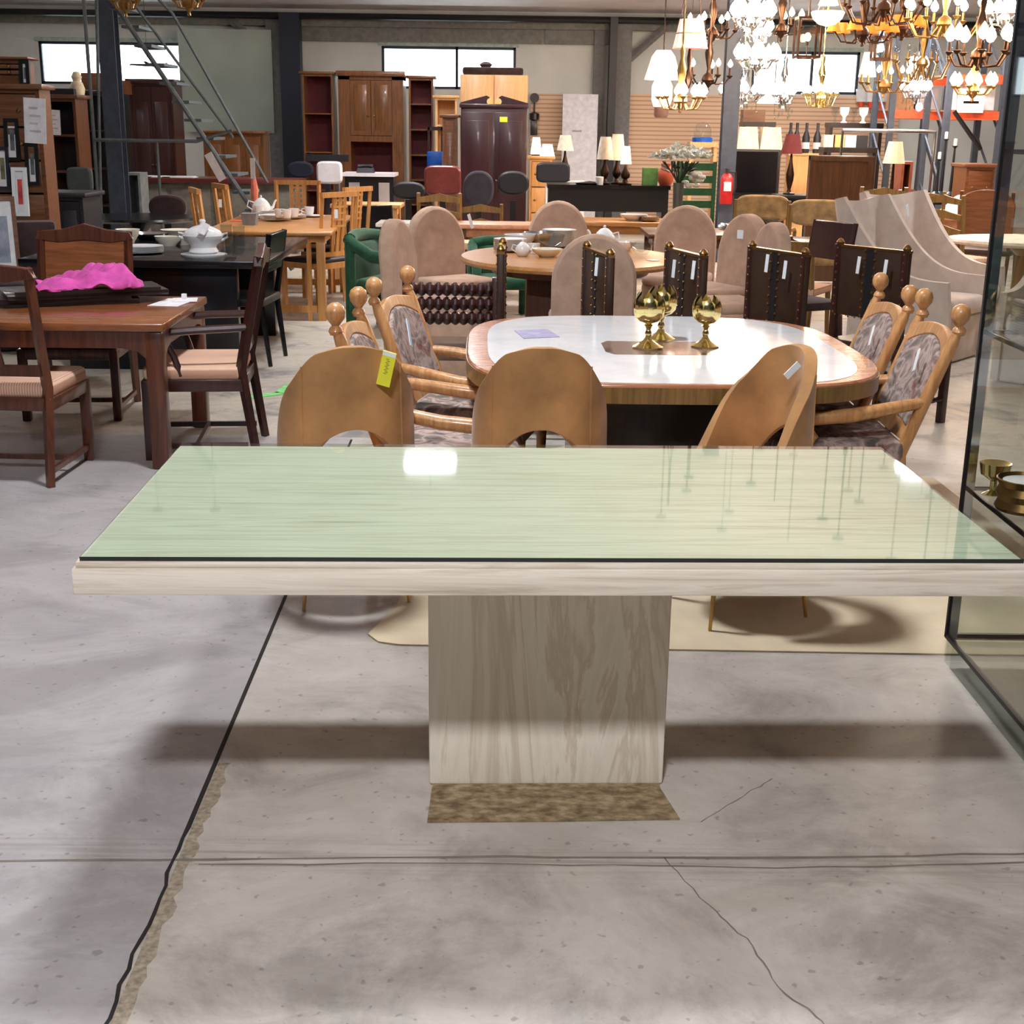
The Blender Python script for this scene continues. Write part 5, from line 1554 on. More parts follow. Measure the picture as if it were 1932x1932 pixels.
# television, brown headboard panel, floral chairs
cx, wd = px2(1386, 1476, 17.7); z1 = zz(1430, 282, 17.7)
t = thing('television', 'large black television on a dark stand right of the fire extinguisher', 'television', (cx, 17.9, 0))
b = MB(); b.box((0, 0, z1 - .29), (wd, .10, .58), bev=.008); b.build('bezel', 'black_vinyl', t)
b = MB(); b.box((0, -.052, z1 - .29), (wd - .06, .006, .52)); b.build('screen', 'black_lacquer', t)
b = MB(); b.box((0, .05, (z1 - .58) / 2), (wd * .95, .4, z1 - .58)); b.build('stand', 'espresso', t)
cx, wd = px2(1534, 1650, 14.6); z1 = zz(1590, 294, 14.6)
b = MB(); b.box((0, 0, z1 / 2), (wd, .08, z1 - .04)); b.box((0, 0, z1 - .03), (wd + .03, .11, .06), bev=.01)
for sx in (-1, 1): b.box((sx * (wd / 2 - .02), 0, z1 / 2), (.07, .10, z1))
tag(b.build('headboard', 'headboard_wood', None, (cx, 14.7, 0)), 'plain dark brown wooden headboard standing behind the floral chairs', 'headboard')
def buff_chair(label, px, Y, rz, W=.33, h=.95, ht=.36):
    p = at(px, 380, Y)
    t = thing('buff_chair', label, 'chair', (p.x, Y, 0), rz, 'buff upholstered chairs with gilt frames')
    b = MB()
    pl = [(x, h - ht / 2 + z) for x, z in [sup(2 * PI * i / 28, W, ht / 2, 4) for i in range(28)]]
    b.prism(pl, 'y', .2, .28); b.build('backrest', 'buff_fabric', t, angle=60, bevel=.02)
    for sx in (-1, 1):
        b = MB(); b.tube([(sx * W, .26, h - .05), (sx * W, .25, .5), (sx * W, .3, .01)], .022, 6); b.build('back_post', 'olive_oak', t)
        b = MB(); b.tube([(sx * W, -.22, .44), (sx * W * 1.05, -.26, .2), (sx * W, -.22, .01)], .022, 6); b.build('leg', 'olive_oak', t)
        b = MB(); b.tube([(sx * W, .24, .66), (sx * W * 1.12, .0, .66), (sx * W * 1.05, -.18, .62), (sx * W, -.16, .45)], .02, 6); b.build('arm', 'olive_oak', t)
    b = MB(); b.box((0, 0, .44), (2 * W, .5, .10), bev=.03); b.build('seat', 'buff_fabric', t, angle=60)
    return t
buff_chair('buff upholstered armchair with rolled left end before the television', 1447, 13.6, R(160), .26, 1.0, .26)
buff_chair('buff upholstered armchair with rounded flat back before the headboard', 1540, 12.85, R(176), .27, 1.0, .24)
# ladder-back golden chairs
def ladder_chair(label, px, ytop, Y, rz, W=.22, group='ladder-back oak chairs on the right'):
    p = at(px, ytop, Y); h = min(1.1, max(.85, p.z))
    t = thing('ladder_back_chair', label, 'chair', (p.x, Y, 0), rz, group)
    for sx in (-1, 1):
        b = MB(); b.tube([(sx * W, .2, 0), (sx * W, .2, .45), (sx * W, .27, h)], .02, 6); b.build('back_post', 'olive_oak', t)
        b = MB(); b.cyl((sx * W, -.2, .44), (sx * W, -.2, 0), .02, n=6); b.build('leg', 'olive_oak', t)
        b = MB(); b.tube([(sx * W, .22, .66), (sx * W * 1.15, 0, .67), (sx * W * 1.1, -.2, .66), (sx * W, -.2, .44)], .017, 6); b.build('arm', 'olive_oak', t)
    for k in range(3):
        z = h - .06 - k * .14
        b = MB(); b.prism([(-W, z - .03), (-W, z + .02), (-W * .4, z + .04), (0, z + .06), (W * .4, z + .04), (W, z + .02), (W, z - .03), (0, z - .015)], 'y', .225 + (z - .45) * .10, .245 + (z - .45) * .10); b.build('slat', 'olive_oak', t)
    b = MB(); b.box((0, 0, .45), (2 * W + .03, .44, .05), bev=.015); b.build('seat', 'striped_seat_fabric', t)
    return t
ladder_chair('golden ladder-back armchair left of the white lampshade', 1660, 342, 13.4, R(175), .21)
ladder_chair('golden ladder-back armchair behind the right slipper chair', 1752, 358, 13.7, R(150), .22)
ladder_chair('golden ladder-back chair partly behind the cabinet edge', 1822, 366, 12.85, R(120), .22)
plain_chair('brown_leather_chair', 'rounded glossy brown chair behind the cream oval table', (at(1876, 350, 13.9).x, 13.9, 0), R(150), 'walnut', 'brown_leather', h=1.05, W=.25, arch=True, back='walnut_side')
plain_chair('dark_dining_chair', 'tall dark-brown dining chair post beside the studded chairs', (at(1520, 420, 9.3).x, 9.4, 0), R(-62), 'dark_mahogany', 'dark_fabric', h=1.0, W=.21)
p = at(1540, 470, 11.2); simple_table('brown_side_table', 'dark brown table behind the second studded chair', p.x + .22, 11.5, .7, .6, .72, 'dark_mahogany', 'dark_mahogany')
plain_chair('oak_side_chair', 'golden oak chair with pink seat left of the slipper chairs', (at(1500, 470, 10.3).x, 10.3, 0), R(150), 'olive_oak', 'striped_seat_fabric', h=.82)
ladder_chair('carved olive-brown ladder-back chair in front of the red leather chair', 835, 362, 13.2, R(176), .20, 'wooden chairs before the office chairs')
ladder_chair('low olive-brown ladder-back chair in front of the grey office chair', 908, 382, 13.7, R(180), .21, 'wooden chairs before the office chairs')
# lamps right
lamp('table lamp with dark red shade beside the television', 1496, 253, 330, 38, 33, 16.6, 'shade_red', z0_=.86)
simple_table('black_tray_table', 'small black tray table under the red lamp', at(1503, 330, 16.6).x, 16.6, .5, .4, .86, 'black_paint', 'black_paint')
lamp('floor lamp with square cream shade right of the headboard', 1690, 267, 420, 38, 37, 14.9, 'shade_cream', z0_=0.0)
case('red_brown_stand', 'red-brown pedestal stand right of the cream floor lamp', 'stand', 1703, 1724, 305, 15.4, .3, plain('redwood', (126, 68, 46), .5), crown=0)
case('brown_dresser', 'brown dresser far right behind the glass cabinet edge', 'dresser', 1826, 1880, 316, 15.5, .45, 'walnut_side', drawers=3)
# ---- right back wall: slatwall, door panel, racks and the hanging lamps
cx, wd = px2(1000, 1062, 23.85); z1 = zz(1030, 176, 23.85)
b = MB(); b.box((cx, 23.93, z1 / 2), (wd, .10, z1)); struct(b.build('wall_panel', 'slatwall_board'))
cx, wd = px2(1160, 1690, 23.85); z1 = zz(1300, 178, 23.85)
b = MB(); b.box((cx, 23.93, z1 / 2), (wd, .10, z1)); struct(b.build('wall_panel', 'slatwall_board'))
cx, wd = px2(1060, 1126, 23.3); z1 = zz(1090, 177, 23.3)
t = thing('door_slab', 'loose white door slab leaning on the back wall beside the slatted panel', 'door', (cx, 23.35, 0))
t.rotation_euler.x = R(-3)
b = MB(); b.box((0, 0, z1 / 2), (wd, .05, z1), bev=.004); b.build('slab', 'paper', t)
b = MB(); b.box((-.05, -.028, z1 * .72), (.16, .004, .03)); b.build('sticker', plain('sticker_grey', (170, 170, 180), .6), t)
case('wooden_dresser', 'low light wooden dresser with lamps in front of the slatted panel', 'dresser', 1000, 1042, 300, 19.5, .45, 'maple', drawers=3)
zl = zz(1020, 300, 19.5) + .04
lamp('small lamp with white cube shade on the light dresser', 1033, 272, 300, 27, 22, 19.6, 'shade_white', z0_=zl)
lamp('small lamp with white dome shade on the light dresser', 1012, 259, 300, 20, 28, 19.7, 'shade_white', z0_=zl)
t = thing('wall_clock', 'dark carved wall clock hanging on the slatted panel', 'clock', (at(1008, 215, 23.8).x, 23.84, zz(1008, 255, 23.8)))
b = MB(); b.box((0, 0, .12), (.12, .06, .24), bev=.01); b.lathe([(0, .24), (.09, .26), (.09, .36), (0, .40)], n=10); b.build('case', 'espresso', t)
b = MB(); b.cyl((0, -.05, .62), (0, .03, .62), .08, n=16); b.box((0, .01, .5), (.03, .02, .2)); b.build('dial', 'espresso', t)

# shelving on the slatwall and the shop's long rack of lamps
def rack_shelf(label, x0, x1, py, Y, m_='espresso', dp=.35, th=.07):
    cx, wd = px2(x0, x1, Y); z = zz((x0 + x1) / 2, py, Y)
    t = thing('display_stand', label, 'stand', (cx, Y, 0))
    b = MB(); b.box((0, 0, z - th / 2), (wd, dp, th)); b.build('top', m_, t)
    for sx in (-1, 1):
        b = MB(); b.box((sx * (wd / 2 - .03), 0, (z - th) / 2), (.05, dp * .8, z - th)); b.build('leg', m_, t)
    return z
zs1 = rack_shelf('dark-brown display stand of white glass shades before the slatwall', 1556, 1656, 232, 20.5)
zs2 = rack_shelf('lower dark display stand holding a white lampshade pair', 1388, 1470, 282, 19.0, 'walnut')
zs3 = rack_shelf('dark display stand of drinking glasses behind the headboard', 1548, 1648, 278, 18.6)
for k, px in enumerate((1408, 1452)):
    cx_ = at(px, 270, 19).x
    b = MB(); b.lathe([(.22, 0), (.17, .30), (.165, .30), (.215, 0)], n=4); o = b.build('square_lampshade', 'shade_linen', None, (cx_, 19, zs2), R(45)); tag(o, ['square white lampshade over the television, left', 'square white lampshade over the television, right'][k], 'lampshade', 'loose lampshades on the stand')
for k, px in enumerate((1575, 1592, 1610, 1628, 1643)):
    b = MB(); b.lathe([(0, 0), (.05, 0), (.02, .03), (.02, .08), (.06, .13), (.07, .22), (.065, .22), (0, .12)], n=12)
    o = b.build('tulip_glass', 'shade_white' if k % 2 else 'clear_ware', None, (at(px, 230, 20.5).x, 20.5, zs1)); tag(o, 'white tulip glass on the dark stand, %s from left' % ['first', 'second', 'third', 'fourth', 'fifth'][k], 'glass', 'tulip glasses on the dark stand')  # alternate glasses glow: brightness put into the material, no lamp inside
for k, px in enumerate((1562, 1580, 1602, 1624)):
    b = MB(); b.box((0, 0, .08), (.15, .15, .16)); o = b.build('display_box', ['shade_linen', 'maple', 'paper', 'black_vinyl'][k], None, (at(px, 272, 18.6).x, 18.6, zs3)); tag(o, ['pale linen-coloured box on the stand behind the headboard', 'light wooden box on the stand behind the headboard', 'white box on the stand behind the headboard', 'black box on the stand behind the headboard'][k], 'box', 'boxes on the stand behind the headboard')
zs4 = rack_shelf('light display stand with a glass dome left of the right column', 1298, 1350, 268, 20.5, 'maple')
cx_ = at(1325, 262, 20.5).x
t = thing('glass_dome', 'clear glass dome over a blue base on the light stand', 'dome', (cx_, 20.5, zs4), 0)
b = MB(); b.lathe([(0, 0), (.15, 0), (.15, .06), (.12, .07), (0, .07)], n=20); b.build('base', 'blue_plastic', t)
b = MB(); b.lathe([(.13, .07), (.13, .18), (.09, .26), (0, .29)], n=20); b.build('dome', 'clear_ware', t)
zs5 = rack_shelf('dark display stand with a brown box right of the right column', 1394, 1456, 230, 21.5)
b = MB(); b.box((0, 0, .09), (.34, .28, .18)); tag(b.build('brown_box', 'walnut_side', None, (at(1420, 222, 21.5).x, 21.5, zs5)), 'brown wooden box on the dark stand right of the right column', 'box')
# row of dark bottle-shaped finials on slatwall hooks
for k, px in enumerate((1492, 1504, 1522, 1543)):
    t = thing('bottle', 'dark bottle with pale neck label in the row by the slatwall, %s from left' % ['first', 'second', 'third', 'fourth'][k], 'bottle', (at(px, 245, 19.8).x, 19.8, 1.30), 0, 'dark bottles by the slatwall')
    b = MB(); b.lathe([(0, 0), (.05, 0), (.055, .02), (.055, .22), (.02, .32), (.022, .42), (0, .42)], n=12); b.build('body', 'black_vinyl', t)
    b = MB(); b.lathe([(.056, .06), (.0565, .06), (.0565, .15), (.056, .15)], n=12); b.build('label', 'white_plastic', t)
b = MB(); wd = px2(1486, 1550, 19.8)[1]; b.box((at(1518, 260, 19.8).x, 19.8, 1.285), (wd, .3, .03)); b.box((at(1518, 260, 19.8).x, 19.8, .635), (wd * .9, .26, 1.27)); tag(b.build('bottle_stand', 'maple'), 'light wooden stand carrying the row of dark bottles', 'stand')
for k, px in enumerate((1626, 1643, 1664)):
    t = thing('jar_lamp', 'white cup-shaped lamp with orange foot on the slatwall, %s of three' % ['left', 'middle', 'right'][k], 'lamp', (at(px, 192, 23.7).x, 23.72, zz(px, 206, 23.7)), 0, 'white and orange wall lamps')
    b = MB(); b.lathe([(0, .12), (.09, .12), (.11, .33), (.10, .33), (0, .16)], n=14); b.build('shade', 'porcelain', t)
    b = MB(); b.lathe([(0, 0), (.03, 0), (.05, .12), (0, .12)], n=10); b.box((0, .09, .08), (.04, .14, .04)); b.build('foot', 'orange_steel', t)
# chrome garment rail
p0, p1 = at(1590, 246, 16.9), at(1765, 246, 16.9)
t = thing('chrome_rail', 'horizontal chrome rail on posts behind the cream floor lamp', 'rail', ((p0.x + p1.x) / 2, 16.9, 0))
wd = p1.x - p0.x
b = MB(); b.tube([(-wd / 2, 0, p0.z), (wd / 2, 0, p0.z)], .022, 8); b.build('rail', 'chrome', t)
for sx in (-1, 1):
    b = MB(); b.tube([(sx * wd / 2, 0, p0.z), (sx * wd / 2, 0, .02)], .016, 8); b.box((sx * wd / 2, 0, .01), (.05, .4, .02)); b.build('post', 'chrome', t)
# pallet racks
def pallet_rack(label, x0, x1, Y, beams, dp=.9):
    cx, wd = px2(x0, x1, Y)
    t = thing('pallet_rack', label, 'rack', (cx, Y + dp / 2, 0), 0, 'pallet racks with orange beams')
    for sx in (-1, 1):
        for sy in (-1, 1):
            b = MB(); b.box((sx * (wd / 2), sy * dp / 2, 1.5), (.08, .07, 3.0)); b.build('upright', 'steel_blue', t)
        b = MB()
        for k in range(4): b.tube([(sx * wd / 2, -dp / 2, .3 + k * .65), (sx * wd / 2, dp / 2, .95 + k * .65)], .018, 5)
        b.build('lattice', 'steel_blue', t)
    for py in beams:
        z = zz((x0 + x1) / 2, py, Y)
        for sy in (-1, 1):
            b = MB(); b.box((0, sy * dp / 2, z), (wd - .06, .05, .11)); b.build('beam', 'orange_steel', t)
        b = MB(); b.box((0, 0, z + .06), (wd - .08, dp - .06, .02)); b.build('deck', plain('deck_wood', (150, 112, 80), .7) if 'deck_wood' not in M else 'deck_wood', t)
    return t
pallet_rack('pallet rack with bright orange beam left of the far right corner', 1674, 1772, 19.0, (216, 372))
pallet_rack('pallet rack with red-orange beams seen beside the glass cabinet', 1778, 1880, 18.0, (150, 218, 380))
b = MB(); b.tube([at(1800, 210, 17.9), at(1850, 282, 17.9)], .03, 6); tag(b.build('slanting_bar', 'black_paint'), 'slanting black arm across the right pallet rack', 'bar')
zs = zz(1725, 216, 19) + .07
for k, (px, h, m_) in enumerate(((1700, .35, 'deck_wood'), (1738, .28, 'white_plastic'))):
    b = MB(); b.box((0, 0, h / 2), (.32, .4, h)); o = b.build('carton', m_, None, (at(px, 200, 19.4).x, 19.4, zs)); tag(o, ['brown carton on the orange rack beam', 'white carton on the orange rack beam'][k], 'box', 'cartons on the pallet rack')
for k, (px, py, Y, m_) in enumerate(((1812, 218, 18.4, 'white_plastic'), (1846, 218, 18.4, 'paper'), (1815, 380, 18.4, 'white_plastic'), (1850, 380, 18.4, 'grey_card'))):
    z = zz(1829, py, 18) + .07
    b = MB(); b.box((0, 0, .17), (.26, .36, .34)); o = b.build('carton', m_, None, (at(px, py, Y).x, Y, z)); tag(o, ['white carton on the middle beam of the right rack, left', 'white carton on the middle beam of the right rack, right', 'white carton on the low beam of the right rack', 'grey carton on the low beam of the right rack'][k], 'box', 'cartons on the pallet rack')
b = MB(); b.box((0, 0, 0), (.34, .02, .30)); b.mi = 1; b.box((0, -.012, -.02), (.2, .004, .03)); o = b.build('rack_sign', ['paper', 'black_paint'], None, tuple(at(1832, 190, 17.9))); tag(o, 'white sign with dark bar hung on the right pallet rack', 'sign')
for k, (px, py) in enumerate(((1785, 262), (1802, 275), (1772, 300))):
    p = at(px, py, 16.4)
    t = thing('candlestick', ['black metal candlestick near the right rack, left', 'black metal candlestick near the right rack, middle', 'black metal candlestick near the right rack, lowest'][k], 'candlestick', (p.x, 16.4, .9), 0, 'black candlesticks')
    h = max(.2, p.z - .9)
    b = MB(); b.lathe([(0, 0), (.07, 0), (.02, .03), (.012, h - .03), (.04, h), (0, h)], n=10); b.build('stem', 'black_paint', t)
    b = MB(); b.lathe([(0, h), (.02, h), (.02, h + .08), (0, h + .085)], n=8); b.build('candle', 'porcelain', t)
simple_table('black_side_table', 'black side table carrying the black candlesticks', at(1787, 340, 16.4).x, 16.4, .55, .45, .9, 'black_paint', 'black_paint')
b = MB()
def heap(u, v):
    return ((u - .5) * .5, (v - .5) * .36, .02 + .14 * math.sin(PI * u) * math.sin(PI * v) * (1 + .4 * math.sin(11 * u + 5 * v)))
b.shell(heap, [i / 24 for i in range(25)], [i / 18 for i in range(19)], .01)
cx_, cy_ = at(1815, 345, 14.9).x, 14.9
tag(b.build('striped_cloth', 'paper', None, (cx_, cy_, .74)), 'heap of white cloth on the table left of the brown dresser', 'cloth')
simple_table('pink_table', 'pinkish wooden table under the heap of white cloth', cx_ - .1, cy_, .9, .6, .74, 'pink_wood', 'walnut')

# ================================================================ hanging lamps
def hang_chain(t, x, y, z0, Y):
    b = MB(); zc = zceil(Y) - z0
    n = max(2, int(zc / .06))
    b.tube([(x, y, z0 * 0 + k * zc / n) for k in range(n + 1)], [.006 + .004 * (k % 2) for k in range(n + 1)], 5)
    b.lathe([(0, zc - .03), (.06, zc - .025), (.065, zc), (0, zc)], (x, y, 0), 12)
    return b.build('chain', 'bronze_metal', t)
def chandelier(label, px, py, Y, r, n, metal_='old_brass', bulb='bulb_warm', shade=None, size=.035, drop=.06, tiers=1, candle=True, crystals=False, stem_h=.5, ph=0.0, down=False):
    p = at(px, py, Y)
    t = thing('chandelier', label, 'chandelier', p, 0, 'chandeliers hanging on the right')
    h = stem_h
    z0 = p.z + h
    b = MB(); zc = zceil(Y) - p.z
    m = max(2, int((zc - h) / .07))
    b.tube([(0, 0, h + k * (zc - h) / m) for k in range(m + 1)], [.007 + .005 * (k % 2) for k in range(m + 1)], 5)
    b.lathe([(0, zc - .03), (.06, zc - .025), (.065, zc - .002), (0, zc - .002)], n=12)
    b.build('chain', metal_, t)
    b = MB(); b.lathe([(0, -.14), (.02, -.13), (.012, -.10), (.05, -.06), (.075, -.02), (.06, .03), (.025, .06), (.018, .10), (.045, h * .45), (.05, h * .55), (.02, h * .75), (.03, h * .9), (.01, h), (0, h)], n=16); b.build('stem', metal_, t)
    for tr in range(tiers):
        rr, zz_, nn = r * (1 - .42 * tr), tr * .26, n if tr == 0 else max(4, n - 3)
        for k in range(nn):
            a = ph + 2 * PI * (k + .5 * tr) / nn
            c, s = math.cos(a), math.sin(a)
            b = MB()
            b.tube([(c * .03, s * .03, zz_ + .0), (c * rr * .35, s * rr * .35, zz_ - drop), (c * rr * .75, s * rr * .75, zz_ - drop * .9), (c * rr, s * rr, zz_ + .02)], .010, 6)
            b.lathe([(0, .0), (.012, .0), (.040, .03), (.036, .035), (0, .02)], (c * rr, s * rr, zz_), 10)
            if candle: b.lathe([(0, .03), (.013, .03), (.013, .11), (0, .11)], (c * rr, s * rr, zz_), 8)
            arm = b.build('arm', metal_, t)
            zb = zz_ + (.12 if candle else .04)
            b = MB()
            if shade:
                b.lathe([(.085, 0), (.048, .105), (.046, .105), (.083, 0)], (c * rr, s * rr, zb - .03), 14)
                b.build('lamp_shade', shade, arm)
                b = MB(); b.lathe([(0, 0), (.013, .008), (.018, .03), (.008, .06), (0, .07)], (c * rr, s * rr, zb - .02), 8); b.build('bulb', 'bulb_dim', arm)
            else:
                q = size
                b.lathe([(0, 0), (q * .5, q * .2), (q, q * .95), (q * .85, q * 1.6), (q * .35, q * 2.4), (0, q * 2.9)], (c * rr, s * rr, zb), 10)
                b.build('bulb', bulb, arm)
    if crystals:
        b = MB(); rc_ = random.Random(int(px))
        for k in range(60):
            a = rc_.random() * 2 * PI; rr = r * (.3 + .7 * rc_.random()); z = -.05 - .2 * rc_.random() + .2 * rc_.random()
            b.lathe([(0, -.05), (.012, -.02), (.010, .0), (0, .02)], (rr * math.cos(a), rr * math.sin(a), z), 5)
        o = b.build('crystals', 'clear_ware', t); o['kind'] = 'stuff'
    return t
# pendant with tiered pink-white shade over a brass body
p = at(1302, 92, 15.0)
t = thing('shaded_pendant', 'hanging lamp with two-tier pinkish white shade left of the right column', 'pendant lamp', p)
b = MB(); b.lathe([(.19, 0), (.158, .15), (.156, .15), (.188, 0)], n=24); b.lathe([(.156, .155), (.125, .30), (.123, .30), (.154, .155)], n=24); b.build('lamp_shade', 'shade_pink', t)
b = MB(); b.lathe([(.159, .147), (.162, .152), (.159, .157), (.154, .152)], n=24); b.lathe([(.127, .297), (.128, .303), (.121, .303), (.122, .297)], n=24); b.build('shade_band', 'old_brass', t)
b = MB(); zc = zceil(15) - p.z
for k in range(3):
    a = k * 2 * PI / 3 + .5; b.tube([(.124 * math.cos(a), .124 * math.sin(a), .30), (.01 * math.cos(a), .01 * math.sin(a), 1.2), (.01 * math.cos(a), .01 * math.sin(a), zc - .002)], .005, 5)
    b.tube([(.124 * math.cos(a), .124 * math.sin(a), .30), (0, 0, .28)], .004, 5)
b.build('chain', 'bronze_metal', t)
b = MB(); b.lathe([(0, -.42), (.015, -.40), (.05, -.30), (.018, -.2), (.03, -.1), (.015, .0), (.01, .28), (0, .28)], n=12); b.build('stem', 'bronze_metal', t)
b = MB(); b.ball((0, 0, .12), .04, 10); b.build('bulb', 'bulb_dim', t)
t = chandelier('brass chandelier with a ring of lit white globes under the pinkish shade', 1284, 188, 14.6, .24, 8, 'old_brass', 'bulb_white', None, .046, .10, 1, False, stem_h=.55)
# glowing ginger-jar lamp
p = at(1247, 222, 19.0)
t = thing('glowing_lamp', 'large glowing jar lamp with cream shade in front of the slatwall', 'lamp', (p.x, 19.0, p.z - .0))
h = zz(1247, 150, 19) - p.z
b = MB(); b.lathe([(0, 0), (.08, 0), (.10, .03), (.10, .14), (.08, .15), (0, .15)], n=18); b.build('foot', plain('lamp_foot', (126, 92, 78), .5), t)
b = MB(); b.lathe([(0, .15), (.11, .15), (.14, .24), (.14, .42), (.09, .52), (0, .54)], n=20); b.build('glass_body', 'bulb_soft', t)
b = MB(); b.lathe([(.25, .50), (.16, .80), (.10, .88), (.098, .88), (.156, .80), (.245, .50)], n=24); b.build('lamp_shade', 'shade_glow', t)
b = MB(); b.tube([(0, 0, .5), (0, 0, .9), (0, 0, zceil(19) - p.z)], .008, 5); b.build('hanging_rod', 'bronze_metal', t)
L_ = [
 ('dark bronze chandelier with tall candles left of the right column', 1344, 62, 16.0, .26, 6, dict(metal_='bronze_metal', bulb='bulb_warm', size=.032, tiers=1)),
 ('small iron chandelier with dim bulbs beside the right column', 1336, 148, 15.5, .24, 5, dict(metal_='bronze_metal', bulb='bulb_soft', size=.03)),
 ('brilliant crystal chandelier right of the column, upper part of the bright cluster', 1420, 40, 14.2, .18, 8, dict(metal_='chrome', bulb='bulb_white', size=.06, crystals=True, candle=False, tiers=2)),
 ('brilliant crystal chandelier right of the column, lower part of the bright cluster', 1428, 118, 14.8, .20, 8, dict(metal_='chrome', bulb='bulb_white', size=.055, crystals=True, candle=False, tiers=2)),
 ('bronze chandelier with one lit flame bulb above the right window', 1474, 55, 15.8, .22, 5, dict(metal_='bronze_metal', bulb='bulb_warm', size=.034)),
 ('dark chandelier with four orange shades, lower left ring', 1628, 62, 14.6, .30, 6, dict(metal_='bronze_metal', shade='shade_orange', candle=False, drop=.10)),
 ('dark chandelier with orange shades, higher on the right', 1702, 52, 15.2, .20, 6, dict(metal_='bronze_metal', shade='shade_orange', candle=False, drop=.10)),
 ('large brass chandelier of candles at the top right', 1782, 42, 13.4, .36, 8, dict(metal_='old_brass', bulb='bulb_warm', size=.040, tiers=1, drop=.14)),
 ('chandelier with four big flame-shaped bulbs near the cabinet edge', 1846, 104, 12.6, .26, 7, dict(metal_='bronze_metal', bulb='bulb_warm', size=.052, drop=.10)),
 ('round cluster chandelier of many small bulbs with a violet glint', 1727, 176, 17.5, .16, 9, dict(metal_='chrome', bulb='bulb_white', size=.05, tiers=2, candle=False, crystals=True)),
 ('brass sputnik-like chandelier of small globes below the right window', 1548, 182, 17.0, .20, 9, dict(metal_='polished_brass', bulb='bulb_warm', size=.032, candle=False, drop=.12)),
 ('old brass chandelier with hanging basin over the orange rack', 1740, 118, 16.5, .34, 8, dict(metal_='old_brass', bulb='clear_ware', size=.03, crystals=True, drop=.2)),
 ('low bronze chandelier with frosted bulbs left of the orange rack', 1668, 160, 15.6, .26, 6, dict(metal_='old_brass', bulb='bulb_soft', size=.028, drop=.08)),
 ('chandelier with upturned glowing bowls at the far right rack', 1836, 168, 15.4, .22, 6, dict(metal_='old_brass', bulb='bulb_warm', size=.05, candle=False)),
 ('crystal chandelier with pale globes below the right window sill', 1400, 182, 17.5, .26, 8, dict(metal_='chrome', bulb='bulb_white', size=.045, candle=False, crystals=True)),
 ('small crystal chandelier with two lit globes under the right window', 1478, 184, 17.2, .12, 6, dict(metal_='chrome', bulb='bulb_white', size=.045, candle=False, crystals=True)),
 ('crystal chandelier glittering at the top right corner', 1896, 34, 13.0, .16, 8, dict(metal_='chrome', bulb='bulb_white', size=.045, crystals=True, candle=False, tiers=2)),
 ('dark bronze chandelier cut by the top edge above the orange shades', 1668, 14, 14.0, .40, 8, dict(metal_='bronze_metal', bulb='bulb_soft', size=.026, drop=.16)),
 ('brass chandelier cut by the top edge near the left column, left one', 236, 6, 14.6, .13, 6, dict(metal_='old_brass', bulb='cream_china', size=.03, candle=False)),
 ('brass chandelier cut by the top edge near the left column, right one', 356, 4, 14.6, .15, 6, dict(metal_='old_brass', bulb='cream_china', size=.03, candle=False)),
]
for lab, px, py, Y, r_, n, kw in L_: chandelier(lab, px, py, Y, r_, n, **kw)
# white bowl pendant
p = at(1560, 50, 13.9)
t = thing('bowl_pendant', 'glowing white glass bowl pendant left of the orange shades', 'pendant lamp', p)
b = MB(); b.lathe([(0, 0), (.08, .02), (.14, .07), (.165, .13), (.155, .14), (.12, .09), (0, .04)], n=24); b.build('bowl', 'bulb_soft', t)
b = MB(); b.lathe([(.10, .20), (.07, .27), (.05, .36), (.02, .40), (.018, .40), (.045, .36), (.095, .20)], n=20); b.build('upper_bell', 'bulb_soft', t)
b = MB(); zc = zceil(13.9) - p.z; b.tube([(0, 0, .03), (0, 0, zc - .002)], .008, 6)
for k in range(3):
    a = k * 2 * PI / 3; b.tube([(.155 * math.cos(a), .155 * math.sin(a), .135), (.02 * math.cos(a), .02 * math.sin(a), .42)], .004, 5)
b.build('chain', 'old_brass', t)
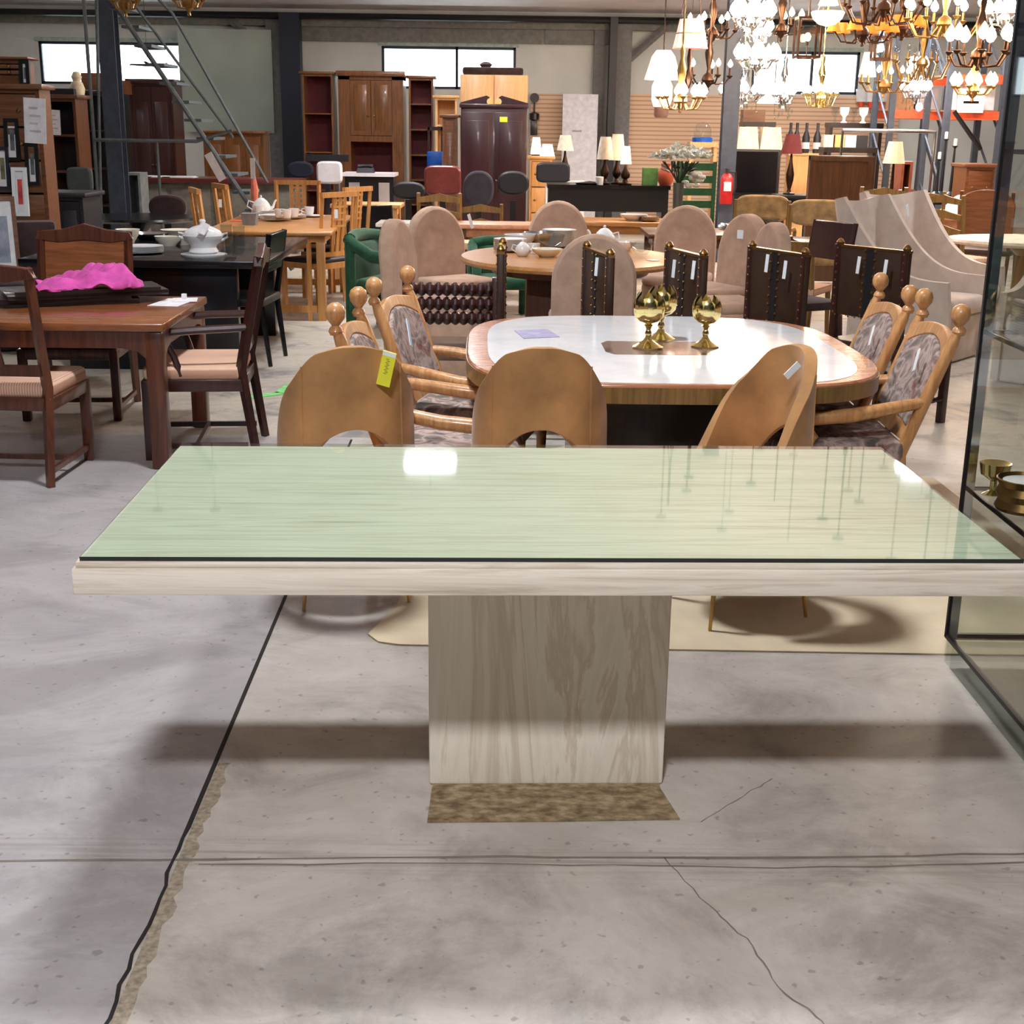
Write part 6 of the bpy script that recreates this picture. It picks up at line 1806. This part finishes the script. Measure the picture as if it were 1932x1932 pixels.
# square lantern
def lantern(label, px, py, Y, w_, h_, bulb='bulb_warm'):
    p = at(px, py, Y)
    t = thing('lantern', label, 'lantern', p, 0, 'square hanging lanterns')
    b = MB()
    for sx in (-1, 1):
        for sy in (-1, 1): b.box((sx * w_ / 2, sy * w_ / 2, h_ / 2), (.022, .022, h_))
    for z in (0, h_):
        for sx in (-1, 1): b.box((sx * w_ / 2, 0, z), (.022, w_, .03)); b.box((0, sx * w_ / 2, z), (w_, .022, .03))
    b.box((0, 0, h_), (w_, w_, .012))
    b.build('frame', 'bronze_metal', t)
    b = MB()
    for sx in (-1, 1): b.box((sx * w_ / 2, 0, h_ / 2), (.004, w_ - .03, h_ - .03)); b.box((0, sx * w_ / 2, h_ / 2), (w_ - .03, .004, h_ - .03))
    b.build('panes', 'smoked_pane', t)
    b = MB(); zc = zceil(Y) - p.z; b.tube([(0, 0, h_), (0, 0, zc - .002)], .009, 6); b.lathe([(0, h_ * .3), (.012, h_ * .3), (.012, h_ * .45), (0, h_ * .45)], n=8); b.tube([(0, 0, h_ * .3), (0, 0, 0.01)], .006, 5); b.build('chain', 'bronze_metal', t)
    b = MB(); b.ball((0, 0, h_ * .52), .035, 10, sz=1.3); b.build('bulb', bulb, t)
lantern('dark square lantern with one glowing bulb above the right window', 1521, 108, 15.2, .24, .40)
lantern('small dark lantern with clear glass below the orange shades', 1660, 112, 15.0, .16, .22, 'bulb_white')
# sail-shaped and cone wall lights
for k, (px, py, wpx, hpx, Y, m_, lab) in enumerate(((1636, 145, 30, 40, 18.6, 'shade_white', 'glowing white cone shade hanging right of the window'), (1460, 195, 60, 22, 18.0, 'shade_white', 'wide white glass shade hanging under the right window'), (1392, 195, 34, 16, 18.2, 'shade_glow', 'low glowing shade hanging beside the right column'), (1672, 132, 22, 30, 19.0, 'shade_pink', 'pinkish hanging shade beside the white cone shade'))):
    p = at(px, py, Y); s_ = Y / FOC * 1.04; r_ = wpx * s_ / 2; h = hpx * s_
    t = thing('pendant_lamp', lab, 'pendant lamp', p, 0, 'pendant lamps with glass shades')
    b = MB(); b.lathe([(r_, 0), (r_ * .55, h), (r_ * .53, h), (r_ * .97, 0)], n=20); b.build('lamp_shade', m_, t)
    b = MB(); b.tube([(0, 0, h * .5), (0, 0, zceil(Y) - p.z - .002)], .007, 5); b.box((0, 0, h * .97), (r_ * 1.08, .01, .01)); b.box((0, 0, h * .97), (.01, r_ * 1.08, .01)); b.build('chain', 'bronze_metal', t)
# glowing ball added for a blue reflection on the cluster chandelier
p = at(1734, 202, 17.2)
t = thing('violet_glint', 'small added violet-blue glow for a reflection under the round cluster chandelier', 'bulb', p)
b = MB(); b.ball((0, 0, 0), .045, 12, sz=1.2); b.build('globe', 'glint_violet', t)
b = MB(); b.tube([(0, 0, .04), (0, 0, zceil(17.2) - p.z - .002)], .005, 5); b.build('cord', 'black_paint', t)
